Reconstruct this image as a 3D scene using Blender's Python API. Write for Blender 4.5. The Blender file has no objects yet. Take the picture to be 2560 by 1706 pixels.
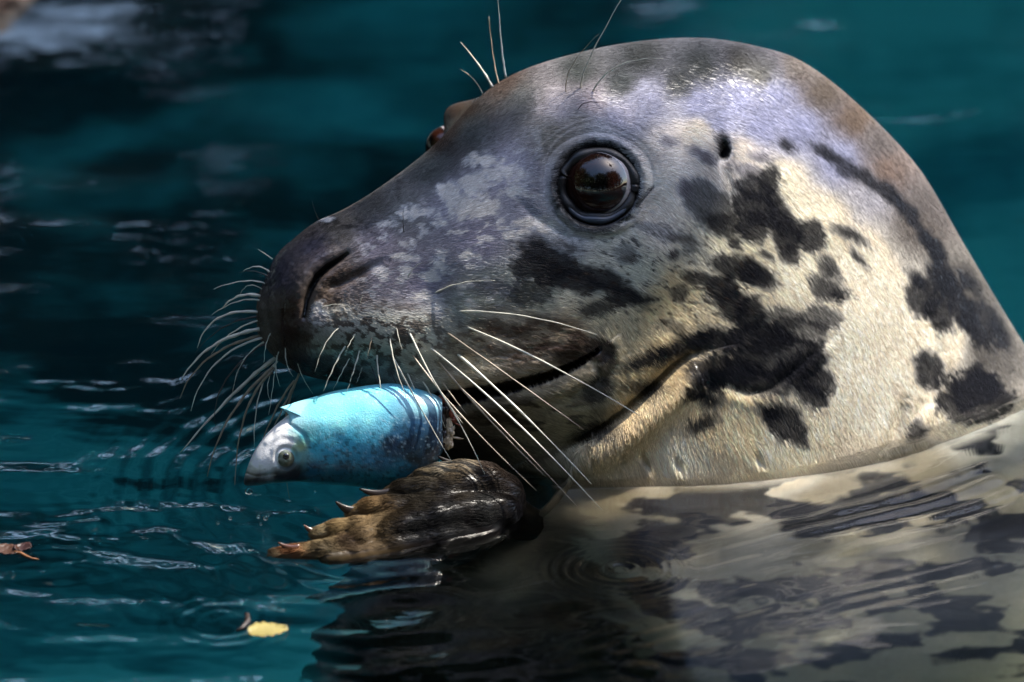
import bpy, bmesh, math, random
import numpy as np
from mathutils import Vector, noise as mnoise
from mathutils.bvhtree import BVHTree
random.seed(7)
rng = np.random.default_rng(7)
SC = bpy.context.scene
COL = SC.collection

# ------------------------------------------------------------------ camera, sky, sun
PITCH = math.radians(23)
S = 0.00016                      # metres per photograph pixel in the plane of the head
D = 2.5                          # camera distance to that plane
HW = -222                        # water level, in photograph pixels
R_ = np.array((1.0, 0.0, 0.0))
U_ = np.array((0.0, math.sin(PITCH), math.cos(PITCH)))
T_ = np.array((0.0, -math.cos(PITCH), math.sin(PITCH)))
ORG = np.array((0.0, 0.0, -HW * S))

cam_data = bpy.data.cameras.new('camera')
cam = bpy.data.objects.new('camera', cam_data)
COL.objects.link(cam)
SC.camera = cam
cam.location = Vector(ORG + T_ * D)
cam.rotation_euler = (math.pi / 2 - PITCH, 0, 0)
cam_data.sensor_width = 36
cam_data.lens = 36 * D / (2560 * S)
cam_data.clip_start = 0.05
cam_data.clip_end = 200
cam_data.dof.use_dof = True
cam_data.dof.focus_distance = D - 330 * S
cam_data.dof.aperture_fstop = 7.5

SUN_AZ = math.radians(60)        # clockwise from +Y (away from the camera)
SUN_EL = math.radians(54)
world = bpy.data.worlds.new('World')
SC.world = world
world.use_nodes = True
wn = world.node_tree
sky = wn.nodes.new('ShaderNodeTexSky')
sky.sky_type = 'NISHITA'
sky.sun_disc = False
sky.sun_elevation = SUN_EL
sky.sun_rotation = SUN_AZ
sky.air_density = 1.0
sky.dust_density = 1.2
bg = wn.nodes['Background']
bg.inputs['Strength'].default_value = 0.15
wn.links.new(sky.outputs[0], bg.inputs['Color'])
sun_d = bpy.data.lights.new('sun', 'SUN')
sun_d.energy = 3.2
sun_d.angle = math.radians(0.5)
sun_d.color = (1.0, 0.93, 0.82)
sun = bpy.data.objects.new('sun', sun_d)
COL.objects.link(sun)
sdir = Vector((math.sin(SUN_AZ) * math.cos(SUN_EL), math.cos(SUN_AZ) * math.cos(SUN_EL), math.sin(SUN_EL)))
sun.rotation_euler = sdir.to_track_quat('Z', 'Y').to_euler()
sun.location = sdir * 20
SC.view_settings.view_transform = 'Standard'
SC.view_settings.look = 'None'
SC.view_settings.gamma = 1
SC.view_settings.use_curve_mapping = False
SC.view_settings.exposure = 1.74
SC.render.engine = 'CYCLES'
SC.cycles.use_denoising = True
SC.cycles.max_bounces = 10
SC.cycles.transmission_bounces = 8
SC.cycles.transparent_max_bounces = 12
SC.cycles.caustics_refractive = True
SC.cycles.caustics_reflective = True
SC.cycles.sample_clamp_indirect = 6
SC.cycles.blur_glossy = 0.5

# ------------------------------------------------------------------ helpers
def tow(px, py, z):
    """photograph pixel and depth (towards the camera) to metres in the world"""
    px, py, z = np.broadcast_arrays(np.asarray(px, float), np.asarray(py, float), np.asarray(z, float))
    k = (D - z * S) / D
    return ORG + S * ((((px - 1280) * k)[..., None]) * R_ + (((853 - py) * k)[..., None]) * U_ + z[..., None] * T_)

def topic(w):
    """world to photograph pixel and depth"""
    q = (np.asarray(w) - ORG) / S
    z = q @ T_
    k = (D - z * S) / D
    return 1280 + (q @ R_) / k, 853 - (q @ U_) / k, z

def V(px, py, z):
    return Vector(tow(px, py, z))

def smooth(a, b, x):
    t = np.clip((np.asarray(x, float) - a) / (b - a), 0, 1)
    return t * t * (3 - 2 * t)

TBL = rng.random((256, 256))
def vnoise(x, y, seed=0):
    x = np.asarray(x, float) + seed * 37.13; y = np.asarray(y, float) + seed * 91.7
    xi = np.floor(x).astype(int); yi = np.floor(y).astype(int)
    fx = x - xi; fy = y - yi
    fx = fx * fx * (3 - 2 * fx); fy = fy * fy * (3 - 2 * fy)
    x0 = xi & 255; x1 = (xi + 1) & 255; y0 = yi & 255; y1 = (yi + 1) & 255
    a = TBL[x0, y0] * (1 - fx) + TBL[x1, y0] * fx
    b = TBL[x0, y1] * (1 - fx) + TBL[x1, y1] * fx
    return (a * (1 - fy) + b * fy) * 2 - 1
def fbm(x, y, seed=0, octv=4, gain=0.55):
    s = 0; a = 1; tot = 0
    for o in range(octv):
        s = s + a * vnoise(x, y, seed + o * 3); tot += a
        ca, sa = 0.8, 0.6
        x, y = (x * ca - y * sa) * 2.03, (x * sa + y * ca) * 2.03
        a *= gain
    return s / tot

def poly_dist(px, py, pts):
    """distance to a polyline, and 0..1 along it"""
    best = np.full(np.shape(px), 1e9); tt = np.zeros(np.shape(px)); side = np.zeros(np.shape(px))
    n = len(pts) - 1
    for i in range(n):
        ax, ay = pts[i][:2]; bx, by = pts[i + 1][:2]
        dx, dy = bx - ax, by - ay
        t = np.clip(((px - ax) * dx + (py - ay) * dy) / (dx * dx + dy * dy), 0, 1)
        qx = px - (ax + t * dx); qy = py - (ay + t * dy)
        d = np.hypot(qx, qy)
        m = d < best
        best = np.where(m, d, best); tt = np.where(m, (i + t) / n, tt)
        side = np.where(m, np.sign(dx * qy - dy * qx), side)
    return best, tt, side

def spline(ctrl, n):
    """uniform Catmull-Rom through the rows of ctrl"""
    c = np.array(ctrl, float)
    c = np.vstack([2 * c[0] - c[1], c, 2 * c[-1] - c[-2]])
    t = np.linspace(0, len(ctrl) - 1 - 1e-9, n)
    i = t.astype(int); f = (t - i)[:, None]
    p0, p1, p2, p3 = c[i], c[i + 1], c[i + 2], c[i + 3]
    return 0.5 * (2 * p1 + (p2 - p0) * f + (2 * p0 - 5 * p1 + 4 * p2 - p3) * f * f + (3 * p1 - p0 - 3 * p2 + p3) * f ** 3)

def mesh_from(name, verts, faces, mat=None, parent=None, smooth_sh=True, colors=None):
    me = bpy.data.meshes.new(name)
    verts = np.ascontiguousarray(verts, dtype=np.float32)
    if isinstance(faces, np.ndarray):
        nf, k = faces.shape
        me.vertices.add(len(verts)); me.vertices.foreach_set('co', verts.ravel())
        me.loops.add(nf * k); me.loops.foreach_set('vertex_index', faces.astype(np.int32).ravel())
        me.polygons.add(nf)
        me.polygons.foreach_set('loop_start', np.arange(0, nf * k, k, dtype=np.int32))
        me.polygons.foreach_set('loop_total', np.full(nf, k, dtype=np.int32))
        me.update(calc_edges=True); me.validate()
    else:
        me.from_pydata([tuple(v) for v in verts], [], faces); me.update()
    if smooth_sh:
        me.polygons.foreach_set('use_smooth', np.ones(len(me.polygons), dtype=bool))
    if colors is not None:
        at = me.color_attributes.new('tint', 'FLOAT_COLOR', 'POINT')
        c4 = np.ones((len(verts), 4), np.float32); c4[:, :colors.shape[1]] = colors
        at.data.foreach_set('color', c4.ravel())
    o = bpy.data.objects.new(name, me)
    COL.objects.link(o)
    if mat: me.materials.append(mat)
    if parent: o.parent = parent
    return o

def grid_faces(nu, nv, wrap=False):
    i = np.arange(nu - 1)[:, None]; j = np.arange(nv if wrap else nv - 1)[None, :]
    j2 = (j + 1) % nv
    a = i * nv + j; b = (i + 1) * nv + j; c = (i + 1) * nv + j2; d = i * nv + j2
    return np.stack([np.broadcast_to(q, a.shape) for q in (a, b, c, d)], -1).reshape(-1, 4)

def tag(o, label=None, cat=None, group=None, kind=None):
    if label: o['label'] = label
    if cat: o['category'] = cat
    if group: o['group'] = group
    if kind: o['kind'] = kind
    return o

def tube(pts, radii, sides=8):
    """tapered tube along a list of points; returns verts, faces"""
    pts = [Vector(p) for p in pts]; n = len(pts)
    vs, fs = [], []
    ref = Vector((0.3, 0.5, 0.81)).normalized()
    for i, p in enumerate(pts):
        d = (pts[min(i + 1, n - 1)] - pts[max(i - 1, 0)]).normalized()
        x = d.cross(ref).normalized(); y = d.cross(x)
        for k in range(sides):
            a = 2 * math.pi * k / sides
            vs.append(p + (x * math.cos(a) + y * math.sin(a)) * radii[i])
    for i in range(n - 1):
        for k in range(sides):
            k2 = (k + 1) % sides
            fs.append((i * sides + k, i * sides + k2, (i + 1) * sides + k2, (i + 1) * sides + k))
    vs.append(pts[0]); vs.append(pts[-1])
    for k in range(sides):
        k2 = (k + 1) % sides
        fs.append((len(vs) - 2, k2, k)); fs.append((len(vs) - 1, (n - 1) * sides + k, (n - 1) * sides + k2))
    return vs, fs

# ------------------------------------------------------------------ materials
def new_mat(name):
    m = bpy.data.materials.new(name); m.use_nodes = True
    return m, m.node_tree.nodes, m.node_tree.links, m.node_tree.nodes['Principled BSDF']

def simple_mat(name, col, rough=0.5, spec=0.5, coat=0, noise_scale=None, amt=0.3, bump=0.0, bscale=400, sss=0):
    m, N, L, B = new_mat(name)
    B.inputs['Base Color'].default_value = (*col, 1)
    B.inputs['Roughness'].default_value = rough
    B.inputs['Specular IOR Level'].default_value = spec
    B.inputs['Coat Weight'].default_value = coat
    B.inputs['Coat Roughness'].default_value = 0.05
    if sss:
        B.inputs['Subsurface Weight'].default_value = sss
        B.inputs['Subsurface Scale'].default_value = 0.004
    tc = N.new('ShaderNodeTexCoord')
    if noise_scale:
        nz = N.new('ShaderNodeTexNoise'); nz.inputs['Scale'].default_value = noise_scale; nz.inputs['Detail'].default_value = 6
        L.new(tc.outputs['Object'], nz.inputs['Vector'])
        mx = N.new('ShaderNodeMix'); mx.data_type = 'RGBA'
        mx.inputs[6].default_value = (*[c * (1 - amt) for c in col], 1); mx.inputs[7].default_value = (*[min(1, c * (1 + amt)) for c in col], 1)
        L.new(nz.outputs['Fac'], mx.inputs[0]); L.new(mx.outputs[2], B.inputs['Base Color'])
    if bump:
        n2 = N.new('ShaderNodeTexNoise'); n2.inputs['Scale'].default_value = bscale; n2.inputs['Detail'].default_value = 4
        L.new(tc.outputs['Object'], n2.inputs['Vector'])
        bp = N.new('ShaderNodeBump'); bp.inputs['Strength'].default_value = bump; bp.inputs['Distance'].default_value = 0.001
        L.new(n2.outputs['Fac'], bp.inputs['Height']); L.new(bp.outputs[0], B.inputs['Normal'])
    return m

def tint_mat(name, rough=0.4, spec=0.5, coat=0.0, coat_rough=0.15, bump=0.3, bscale=900, stretch=None, metallic=0, use_alpha_gloss=False, sheen=0):
    m, N, L, B = new_mat(name)
    at = N.new('ShaderNodeAttribute'); at.attribute_name = 'tint'
    L.new(at.outputs['Color'], B.inputs['Base Color'])
    B.inputs['Roughness'].default_value = rough
    B.inputs['Specular IOR Level'].default_value = spec
    B.inputs['Coat Weight'].default_value = coat
    B.inputs['Coat Roughness'].default_value = coat_rough
    B.inputs['Metallic'].default_value = metallic
    tc = N.new('ShaderNodeTexCoord')
    nz = N.new('ShaderNodeTexNoise'); nz.inputs['Scale'].default_value = bscale; nz.inputs['Detail'].default_value = 3
    L.new(tc.outputs['Object'], nz.inputs['Vector'])
    bp = N.new('ShaderNodeBump'); bp.inputs['Strength'].default_value = bump; bp.inputs['Distance'].default_value = 0.0004
    L.new(nz.outputs['Fac'], bp.inputs['Height']); L.new(bp.outputs[0], B.inputs['Normal'])
    if use_alpha_gloss:   # the attribute's alpha holds how wet and bare the skin is
        mr = N.new('ShaderNodeMapRange'); mr.inputs['To Min'].default_value = rough; mr.inputs['To Max'].default_value = 0.16
        L.new(at.outputs['Alpha'], mr.inputs['Value']); L.new(mr.outputs[0], B.inputs['Roughness'])
    return m

# ------------------------------------------------------------------ the pool: water, floor, banks
def rings(x, y, cx, cy, r0, lam, amp, width):
    r = np.hypot(x - cx, y - cy)
    return amp * np.cos((r - r0) * 2 * math.pi / lam) * np.exp(-((r - r0) / width) ** 2)

WLX = [1200, 1400, 1550, 1800, 2100, 2300, 2450, 2560, 2700]; WLY = [1205, 1205, 1203, 1200, 1172, 1140, 1105, 1068, 1010]
def on_water(px, py):
    """world x,y of the water point seen at a photograph pixel"""
    yup = 853 - py
    z = (HW - yup * math.cos(PITCH)) / math.sin(PITCH)
    w = tow(px, py, z)
    # one correction for perspective, so that the point lies on the water plane
    for _ in range(4):
        z = z - (w[..., 2] / S) / math.sin(PITCH)
        w = tow(px, py, z)
    return w

def water_height(x, y):
    h = np.zeros(np.shape(x))
    # slow swell
    h += 0.0015 * fbm(x * 6 + 3, y * 8, 11, 2)
    near = np.exp(-((x - 0.02) / 0.45) ** 2 - ((y + 0.05) / 0.45) ** 2)
    # streaky ripples running across the picture
    wx = x + 0.02 * fbm(x * 9, y * 9, 21, 2); wy = y + 0.012 * fbm(x * 10, y * 8, 22, 2)
    h += 0.0009 * fbm(wx * 14, wy * 36, 31, 2) * (0.16 + near * 1.3) * (0.5 + 0.5 * smooth(0.45, -0.1, y)) * (1 - 0.6 * smooth(0.0, -0.16, x) * smooth(-0.12, 0.02, y))
    h += 0.00042 * fbm(wx * 60, wy * 130, 33, 2) * near * smooth(-0.3, 0.4, fbm(x * 8, y * 12, 41, 2))
    # ridges pushed up by the body, lower right
    for (a, b, amp, lam, wid) in (((1750, 1400), (2480, 1230), 0.0009, 0.011, 0.022), ((1400, 1660), (1900, 1500), 0.0008, 0.010, 0.014), ((1950, 1560), (2500, 1420), 0.0004, 0.009, 0.014)):
        A = on_water(np.array(a[0]), np.array(a[1])); Bq = on_water(np.array(b[0]), np.array(b[1]))
        d, t, sd = poly_dist(x, y, [A[:2], Bq[:2]])
        h += amp * np.cos(d * sd * 2 * math.pi / lam + 1.6 * fbm(x * 14, y * 14, 56, 2)) * (0.6 + 0.8 * fbm(x * 10, y * 20, 57, 2)) * np.exp(-(d / wid) ** 2)
    # drop rings
    for (cx, cy, r0, lam, amp, wd) in ((1552, 1424, 0.018, 0.0042, 0.0005, 0.010), (1552, 1424, 0.006, 0.006, 0.0007, 0.006), (555, 1552, 0.014, 0.007, 0.00014, 0.009)):
        c = on_water(np.array(cx), np.array(cy))
        h += rings(x, y, c[0], c[1], r0, lam, amp, wd)
    # the flipper stirs the water beside the fish
    c = on_water(np.array(700), np.array(1330))
    r = np.hypot(x - c[0], (y - c[1]))
    h += 0.0010 * fbm(x * 55 + y * 30, y * 60, 51, 2) * np.exp(-(r / 0.06) ** 2)
    c = on_water(np.array(380), np.array(1340))
    g = np.exp(-((x - c[0]) / 0.075) ** 2 - ((y - c[1]) / 0.075) ** 2)
    q = fbm(wx * 30 + wy * 10, wy * 70, 52, 3)
    h += 0.0013 * g * np.where(q > 0, q, q * 0.4)
    h += 0.0005 * np.exp(-((x - c[0]) / 0.16) ** 2 - ((y - c[1]) / 0.14) ** 2) * np.cos(2 * math.pi * (np.hypot((x - c[0]) * 0.7, y - c[1]) / 0.034 + 0.8 * fbm(x * 12, y * 12, 53, 2)))
    # arcs thrown out by the flipper, curving round the fish
    c = on_water(np.array(980), np.array(1230))
    ra = np.hypot(x - c[0], (y - c[1]) * 0.8)
    h += 0.00034 * np.exp(-((ra - 0.075) / 0.045) ** 2) * smooth(0.02, -0.03, x - c[0]) * np.cos(2 * math.pi * (ra / 0.0105 + 0.9 * fbm(x * 16, y * 16, 58, 2))) * (0.6 + 0.9 * fbm(x * 25, y * 25, 59, 2))
    c = on_water(np.array(1560), np.array(1665))
    h += 0.0012 * fbm(x * 120, y * 150, 54, 2) * np.exp(-((x - c[0]) / 0.022) ** 2 - ((y - c[1]) / 0.02) ** 2)
    # water heaped up against the shoulder at the right
    c = on_water(np.array(2640), np.array(1120))
    h += 0.013 * np.exp(-((x - c[0]) / 0.06) ** 2 - ((y - c[1]) / 0.05) ** 2)
    # the water clings to the coat along the waterline
    wlx = np.array([1240, 1400, 1550, 1700, 1850, 2000, 2100, 2200, 2300, 2400, 2500, 2600.])
    mp_ = on_water(wlx, np.interp(wlx, WLX, WLY) + 3)
    d, t, sd = poly_dist(x, y, [tuple(q[:2]) for q in mp_])
    h += (0.0011 + 0.0005 * vnoise(x * 90, y * 90, 55)) * np.exp(-(d / 0.0035) ** 2)
    fade = 1 - smooth(1.2, 2.6, np.hypot(x, y))
    return h * fade

def warped_axis(lo, hi, step, lo2, hi2):
    core = np.arange(lo, hi, step)
    out = [core]
    right = [hi]; s = step
    while right[-1] < hi2: s *= 1.18; right.append(min(right[-1] + s, hi2))
    left = [lo - step]; s = step
    while left[-1] > lo2: s *= 1.18; left.append(max(left[-1] - s, lo2))
    return np.concatenate([np.array(left[::-1]), core, np.array(right)])

def build_water():
    xs = warped_axis(-0.24, 0.24, 0.0011, -3.0, 3.0)
    ys = warped_axis(-0.36, 0.45, 0.0015, -3.0, 3.4)
    X, Y = np.meshgrid(xs, ys, indexing='ij')
    H = water_height(X, Y)
    nx, ny = X.shape
    top = np.stack([X, Y, H], -1).reshape(-1, 3)
    faces = [grid_faces(nx, ny)]
    base = len(top)
    ring = [i * ny for i in range(nx)] + [(nx - 1) * ny + j for j in range(1, ny)] + [i * ny + ny - 1 for i in range(nx - 2, -1, -1)] + [j for j in range(ny - 2, 0, -1)]
    low = top[ring].copy(); low[:, 2] = -1.2
    n = len(ring); rr = np.array(ring)
    k = np.arange(n); k2 = (k + 1) % n
    side = np.stack([rr[k], base + k, base + k2, rr[k2]], -1)
    cen = np.array([[0, 0, -1.2]])
    bot = np.stack([base + k2, base + k, np.full(n, base + n), np.full(n, base + n)], -1)
    verts = np.vstack([top, low, cen])
    me_faces = np.vstack([faces[0], side])
    me = bpy.data.meshes.new('water')
    fl = [tuple(f) for f in bot[:, :3]]
    tri = np.array(fl)
    nq = len(me_faces); nt = len(tri)
    me.vertices.add(len(verts)); me.vertices.foreach_set('co', verts.astype(np.float32).ravel())
    me.loops.add(nq * 4 + nt * 3)
    me.loops.foreach_set('vertex_index', np.concatenate([me_faces.ravel(), tri.ravel()]).astype(np.int32))
    me.polygons.add(nq + nt)
    me.polygons.foreach_set('loop_start', np.concatenate([np.arange(nq) * 4, nq * 4 + np.arange(nt) * 3]).astype(np.int32))
    me.polygons.foreach_set('loop_total', np.concatenate([np.full(nq, 4), np.full(nt, 3)]).astype(np.int32))
    me.update(calc_edges=True); me.validate()
    sm = np.zeros(nq + nt, dtype=bool); sm[:len(faces[0])] = True
    me.polygons.foreach_set('use_smooth', sm)
    o = bpy.data.objects.new('water', me); COL.objects.link(o)
    tag(o, kind='structure')
    m = bpy.data.materials.new('pool water'); m.use_nodes = True
    N = m.node_tree.nodes; L = m.node_tree.links
    for nd in list(N): N.remove(nd)
    out = N.new('ShaderNodeOutputMaterial')
    gl = N.new('ShaderNodeBsdfGlass'); gl.inputs['IOR'].default_value = 1.333; gl.inputs['Roughness'].default_value = 0.0
    L.new(gl.outputs[0], out.inputs['Surface'])
    ab = N.new('ShaderNodeVolumeAbsorption'); ab.inputs['Color'].default_value = (0.33, 0.587, 0.618, 1); ab.inputs['Density'].default_value = 6.5
    L.new(ab.outputs[0], out.inputs['Volume'])
    tc = N.new('ShaderNodeTexCoord'); mp = N.new('ShaderNodeMapping'); mp.inputs['Scale'].default_value = (60, 130, 60)
    nz = N.new('ShaderNodeTexNoise'); nz.inputs['Scale'].default_value = 1; nz.inputs['Detail'].default_value = 2
    L.new(tc.outputs['Object'], mp.inputs['Vector']); L.new(mp.outputs[0], nz.inputs['Vector'])
    bp = N.new('ShaderNodeBump'); bp.inputs['Strength'].default_value = 0.16; bp.inputs['Distance'].default_value = 0.0006
    L.new(nz.outputs['Fac'], bp.inputs['Height']); L.new(bp.outputs[0], gl.inputs['Normal'])
    me.materials.append(m)
    return o
water = build_water()

def build_pool():
    # floor of pale blue-green render with darker weed and worn patches
    xs = np.linspace(-3.0, 3.0, 160); ys = np.linspace(-3.0, 3.4, 170)
    X, Y = np.meshgrid(xs, ys, indexing='ij')
    Z = -0.42 + 0.03 * fbm(X * 2, Y * 2, 5, 3)
    m, N, L, B = new_mat('pool floor render')
    tc = N.new('ShaderNodeTexCoord')
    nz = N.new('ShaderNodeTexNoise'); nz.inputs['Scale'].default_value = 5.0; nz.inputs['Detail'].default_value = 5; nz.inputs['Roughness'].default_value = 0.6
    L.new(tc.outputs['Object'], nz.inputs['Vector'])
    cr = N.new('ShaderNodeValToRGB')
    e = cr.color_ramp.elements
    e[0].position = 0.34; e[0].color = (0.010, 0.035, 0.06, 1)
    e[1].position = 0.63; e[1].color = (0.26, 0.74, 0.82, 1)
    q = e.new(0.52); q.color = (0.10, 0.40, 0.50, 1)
    # floor colour darkens to the left, painting in dark reflection and shade
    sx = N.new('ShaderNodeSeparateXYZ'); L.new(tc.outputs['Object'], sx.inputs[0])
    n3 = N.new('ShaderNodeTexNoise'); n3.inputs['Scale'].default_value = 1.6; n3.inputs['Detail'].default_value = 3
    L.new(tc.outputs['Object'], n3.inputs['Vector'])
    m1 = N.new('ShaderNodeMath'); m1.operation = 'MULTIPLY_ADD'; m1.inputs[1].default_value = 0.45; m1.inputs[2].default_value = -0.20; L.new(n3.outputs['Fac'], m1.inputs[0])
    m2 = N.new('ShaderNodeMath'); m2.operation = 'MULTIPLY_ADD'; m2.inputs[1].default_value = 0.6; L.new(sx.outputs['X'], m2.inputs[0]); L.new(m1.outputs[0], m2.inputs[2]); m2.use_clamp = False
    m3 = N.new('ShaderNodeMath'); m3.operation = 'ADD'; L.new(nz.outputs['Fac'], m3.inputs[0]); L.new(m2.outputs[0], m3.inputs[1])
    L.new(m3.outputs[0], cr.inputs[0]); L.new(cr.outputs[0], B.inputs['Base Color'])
    B.inputs['Roughness'].default_value = 0.8
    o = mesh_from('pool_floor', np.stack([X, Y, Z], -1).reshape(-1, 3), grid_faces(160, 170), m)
    tag(o, kind='structure')
    # pool walls inside the water, and the bank round it
    wm = simple_mat('pool wall render', (0.12, 0.22, 0.23), 0.8, noise_scale=3, amt=0.5)
    bm = bmesh.new()
    def box(x0, x1, y0, y1, z0, z1):
        vs = [bm.verts.new((x, y, z)) for x in (x0, x1) for y in (y0, y1) for z in (z0, z1)]
        for f in ((0, 1, 3, 2), (4, 6, 7, 5), (0, 4, 5, 1), (2, 3, 7, 6), (0, 2, 6, 4), (1, 5, 7, 3)):
            bm.faces.new([vs[i] for i in f])
    box(-3.3, 3.3, 3.38, 3.7, -1.3, 0.12); box(-3.3, 3.3, -3.3, -2.98, -1.3, 0.12)
    box(-3.3, -2.98, -2.98, 3.38, -1.3, 0.12); box(2.98, 3.3, -2.98, 3.38, -1.3, 0.12)
    me = bpy.data.meshes.new('pool_wall'); bm.to_mesh(me); bm.free(); me.materials.append(wm)
    o = bpy.data.objects.new('pool_wall', me); COL.objects.link(o); tag(o, kind='structure')
    gm = simple_mat('bank soil', (0.05, 0.055, 0.03), 0.9, noise_scale=1.5, amt=0.6)
    bm = bmesh.new()
    n = 48
    inner = [(-3.3, -3.3), (3.3, -3.3), (3.3, 3.7), (-3.3, 3.7)]
    outer = [(-90, -90), (90, -90), (90, 90), (-90, 90)]
    iv = [bm.verts.new((x, y, 0.1)) for x, y in inner]; ov = [bm.verts.new((x, y, 0.1)) for x, y in outer]
    for k in range(4):
        bm.faces.new((iv[k], iv[(k + 1) % 4], ov[(k + 1) % 4], ov[k])[::-1])
    bmesh.ops.recalc_face_normals(bm, faces=bm.faces)
    me = bpy.data.meshes.new('ground'); bm.to_mesh(me); bm.free(); me.materials.append(gm)
    o = bpy.data.objects.new('ground', me); COL.objects.link(o); tag(o, kind='structure')
build_pool()

# ------------------------------------------------------------------ trees round the pool (mirrored in the water, the wet coat and the eye)
leaf_mat = simple_mat('tree leaves', (0.05, 0.075, 0.025), 0.5, noise_scale=1.2, amt=0.6)
bark_mat = simple_mat('bark', (0.09, 0.065, 0.045), 0.9, noise_scale=4, amt=0.4)
def make_tree(seed):
    rg = np.random.default_rng(seed)
    t = bpy.data.objects.new('broadleaf_tree', None); COL.objects.link(t)
    H = 5.2
    pts = [(0.15 * math.sin(k * 1.3 + seed), 0.12 * math.cos(k * 1.7), k * H * 0.8 / 7) for k in range(8)]
    vs, fs = tube(pts, [0.16 * (1 - k / 9) for k in range(8)], 8)
    vs = list(vs); fs = list(fs)
    ends = []
    for b in range(9):
        h = rg.uniform(0.12, 0.8) * H; a = rg.uniform(0, 6.28); ln = rg.uniform(0.9, 1.7)
        p0 = Vector((0, 0, h)); p1 = p0 + Vector((math.cos(a) * ln, math.sin(a) * ln, ln * 0.5))
        v2, f2 = tube([p0, (p0 + p1) / 2 + Vector((0, 0, 0.1)), p1], [0.05, 0.035, 0.015], 6)
        n0 = len(vs); vs += v2; fs += [tuple(i + n0 for i in f) for f in f2]; ends.append(p1)
    mesh_from('trunk', np.array([tuple(v) for v in vs]), fs, bark_mat, t)
    nl = 3600
    cs = [np.array(e) for e in ends] + [np.array((rg.normal(0, 0.5), rg.normal(0, 0.5), rg.uniform(0.08, 1.0) * H)) for _ in range(22)]
    c = np.array(cs)[rg.integers(0, len(cs), nl)] + rg.normal(0, 0.42, (nl, 3)) * (1, 1, 0.8)
    a1 = rg.normal(0, 1, (nl, 3)); a1 /= np.linalg.norm(a1, axis=1)[:, None]
    a2 = np.cross(a1, rg.normal(0, 1, (nl, 3))); a2 /= np.linalg.norm(a2, axis=1)[:, None]
    l = 0.13
    q = np.stack([c - a1 * l, c + a2 * l * 0.55, c + a1 * l, c - a2 * l * 0.55], 1).reshape(-1, 3)
    mesh_from('crown', q, np.arange(nl * 4).reshape(-1, 4), leaf_mat, t, smooth_sh=False)
    return t
protos = [make_tree(1), make_tree(2)]
tree_spots = []
for az in range(0, 360, 10):
    if 25 < az < 92: continue          # open towards the sun
    d = 6.2 + 1.3 * math.sin(az * 0.21)
    tree_spots.append((az + 3 * math.sin(az), d, 1.05 + 0.22 * math.sin(az * 0.9) + (0.4 if az < 20 or az > 290 else 0)))
for i, (az, d, sc_) in enumerate(tree_spots):
    src = protos[i % 2]
    if i < 2: o = src
    else:
        o = src.copy(); COL.objects.link(o)
        for ch in src.children:
            c = ch.copy(); COL.objects.link(c); c.parent = o
    a = math.radians(az)
    o.location = (math.sin(a) * d, math.cos(a) * d, 0.08)
    o.rotation_euler = (0, 0, i * 1.1); o.scale = (sc_, sc_, sc_)
    tag(o, 'leafy dark green tree on the bank, seen only mirrored in eye and water', 'tree', 'trees on the bank round the pool')

# ------------------------------------------------------------------ the seal: base loft
ST = [  # top outline x,y | under outline x,y | centre depth | half depth
    (642, 790, 642, 790, 240, 0), (648, 738, 648, 838, 240, 58), (670, 682, 664, 864, 242, 98), (695, 634, 692, 897, 240, 130),
    (735, 597, 738, 928, 232, 160), (790, 556, 800, 948, 218, 180), (860, 524, 880, 960, 200, 198), (944, 473, 950, 1002, 180, 218),
    (1040, 402, 1010, 1075, 150, 245), (1107, 342, 1070, 1128, 115, 278), (1203, 240, 1140, 1165, 80, 315), (1303, 178, 1200, 1195, 40, 348),
    (1450, 132, 1260, 1235, 0, 372), (1600, 104, 1310, 1290, -40, 390), (1750, 96, 1340, 1350, -80, 408), (1886, 115, 1330, 1430, -115, 425),
    (2008, 157, 1240, 1530, -150, 445), (2143, 260, 1080, 1640, -185, 465), (2294, 419, 930, 1780, -230, 485), (2416, 623, 850, 1950, -270, 505),
    (2540, 830, 800, 2150, -320, 530), (2700, 1080, 780, 2400, -380, 560), (2860, 1450, 780, 2750, -450, 600), (2950, 1950, 800, 3100, -520, 640)]
NU, NVN, NVF = 1060, 640, 130
st = spline(ST, 4000)
# resample by length of top + under outline so that the columns are even
dl = np.hypot(np.diff(st[:, 0]), np.diff(st[:, 1])) + np.hypot(np.diff(st[:, 2]), np.diff(st[:, 3])) * 0.6 + np.abs(np.diff(st[:, 5])) * 0.5
dens = 1 / (1 + 0.5 * smooth(2500, 2700, (st[1:, 0])))
cl = np.concatenate([[0], np.cumsum(dl * dens)])
uu = np.interp(np.linspace(0, cl[-1], NU), cl, np.arange(4000))
st = np.stack([np.interp(uu, np.arange(4000), st[:, k]) for k in range(6)], 1)
st[0, 5] = 0; st[:, 5] = np.maximum(st[:, 5], 0)
phi = np.concatenate([np.linspace(0, math.pi, NVN, endpoint=False), np.linspace(math.pi, 2 * math.pi, NVF, endpoint=False)])
NV = NVN + NVF
c_, s_ = np.cos(phi), np.sin(phi)
pw = 0.86
se_c = np.sign(c_) * np.abs(c_) ** 0.96; se_s = np.sign(s_) * np.abs(s_) ** pw
Tx, Ty, Bx, By, Zc, Wd = [st[:, k][:, None] for k in range(6)]
mx_, my_ = (Tx + Bx) / 2, (Ty + By) / 2
BX = mx_ + (Tx - Bx) / 2 * se_c; BY = my_ + (Ty - By) / 2 * se_c
# narrower crown, fuller cheeks
egg = 1 - 0.10 * c_ * smooth(700, 1300, Tx)
BZ = Zc + Wd * se_s * egg
nearw = smooth(0.02, 0.35, s_)[None, :] * np.ones_like(BX)

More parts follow.
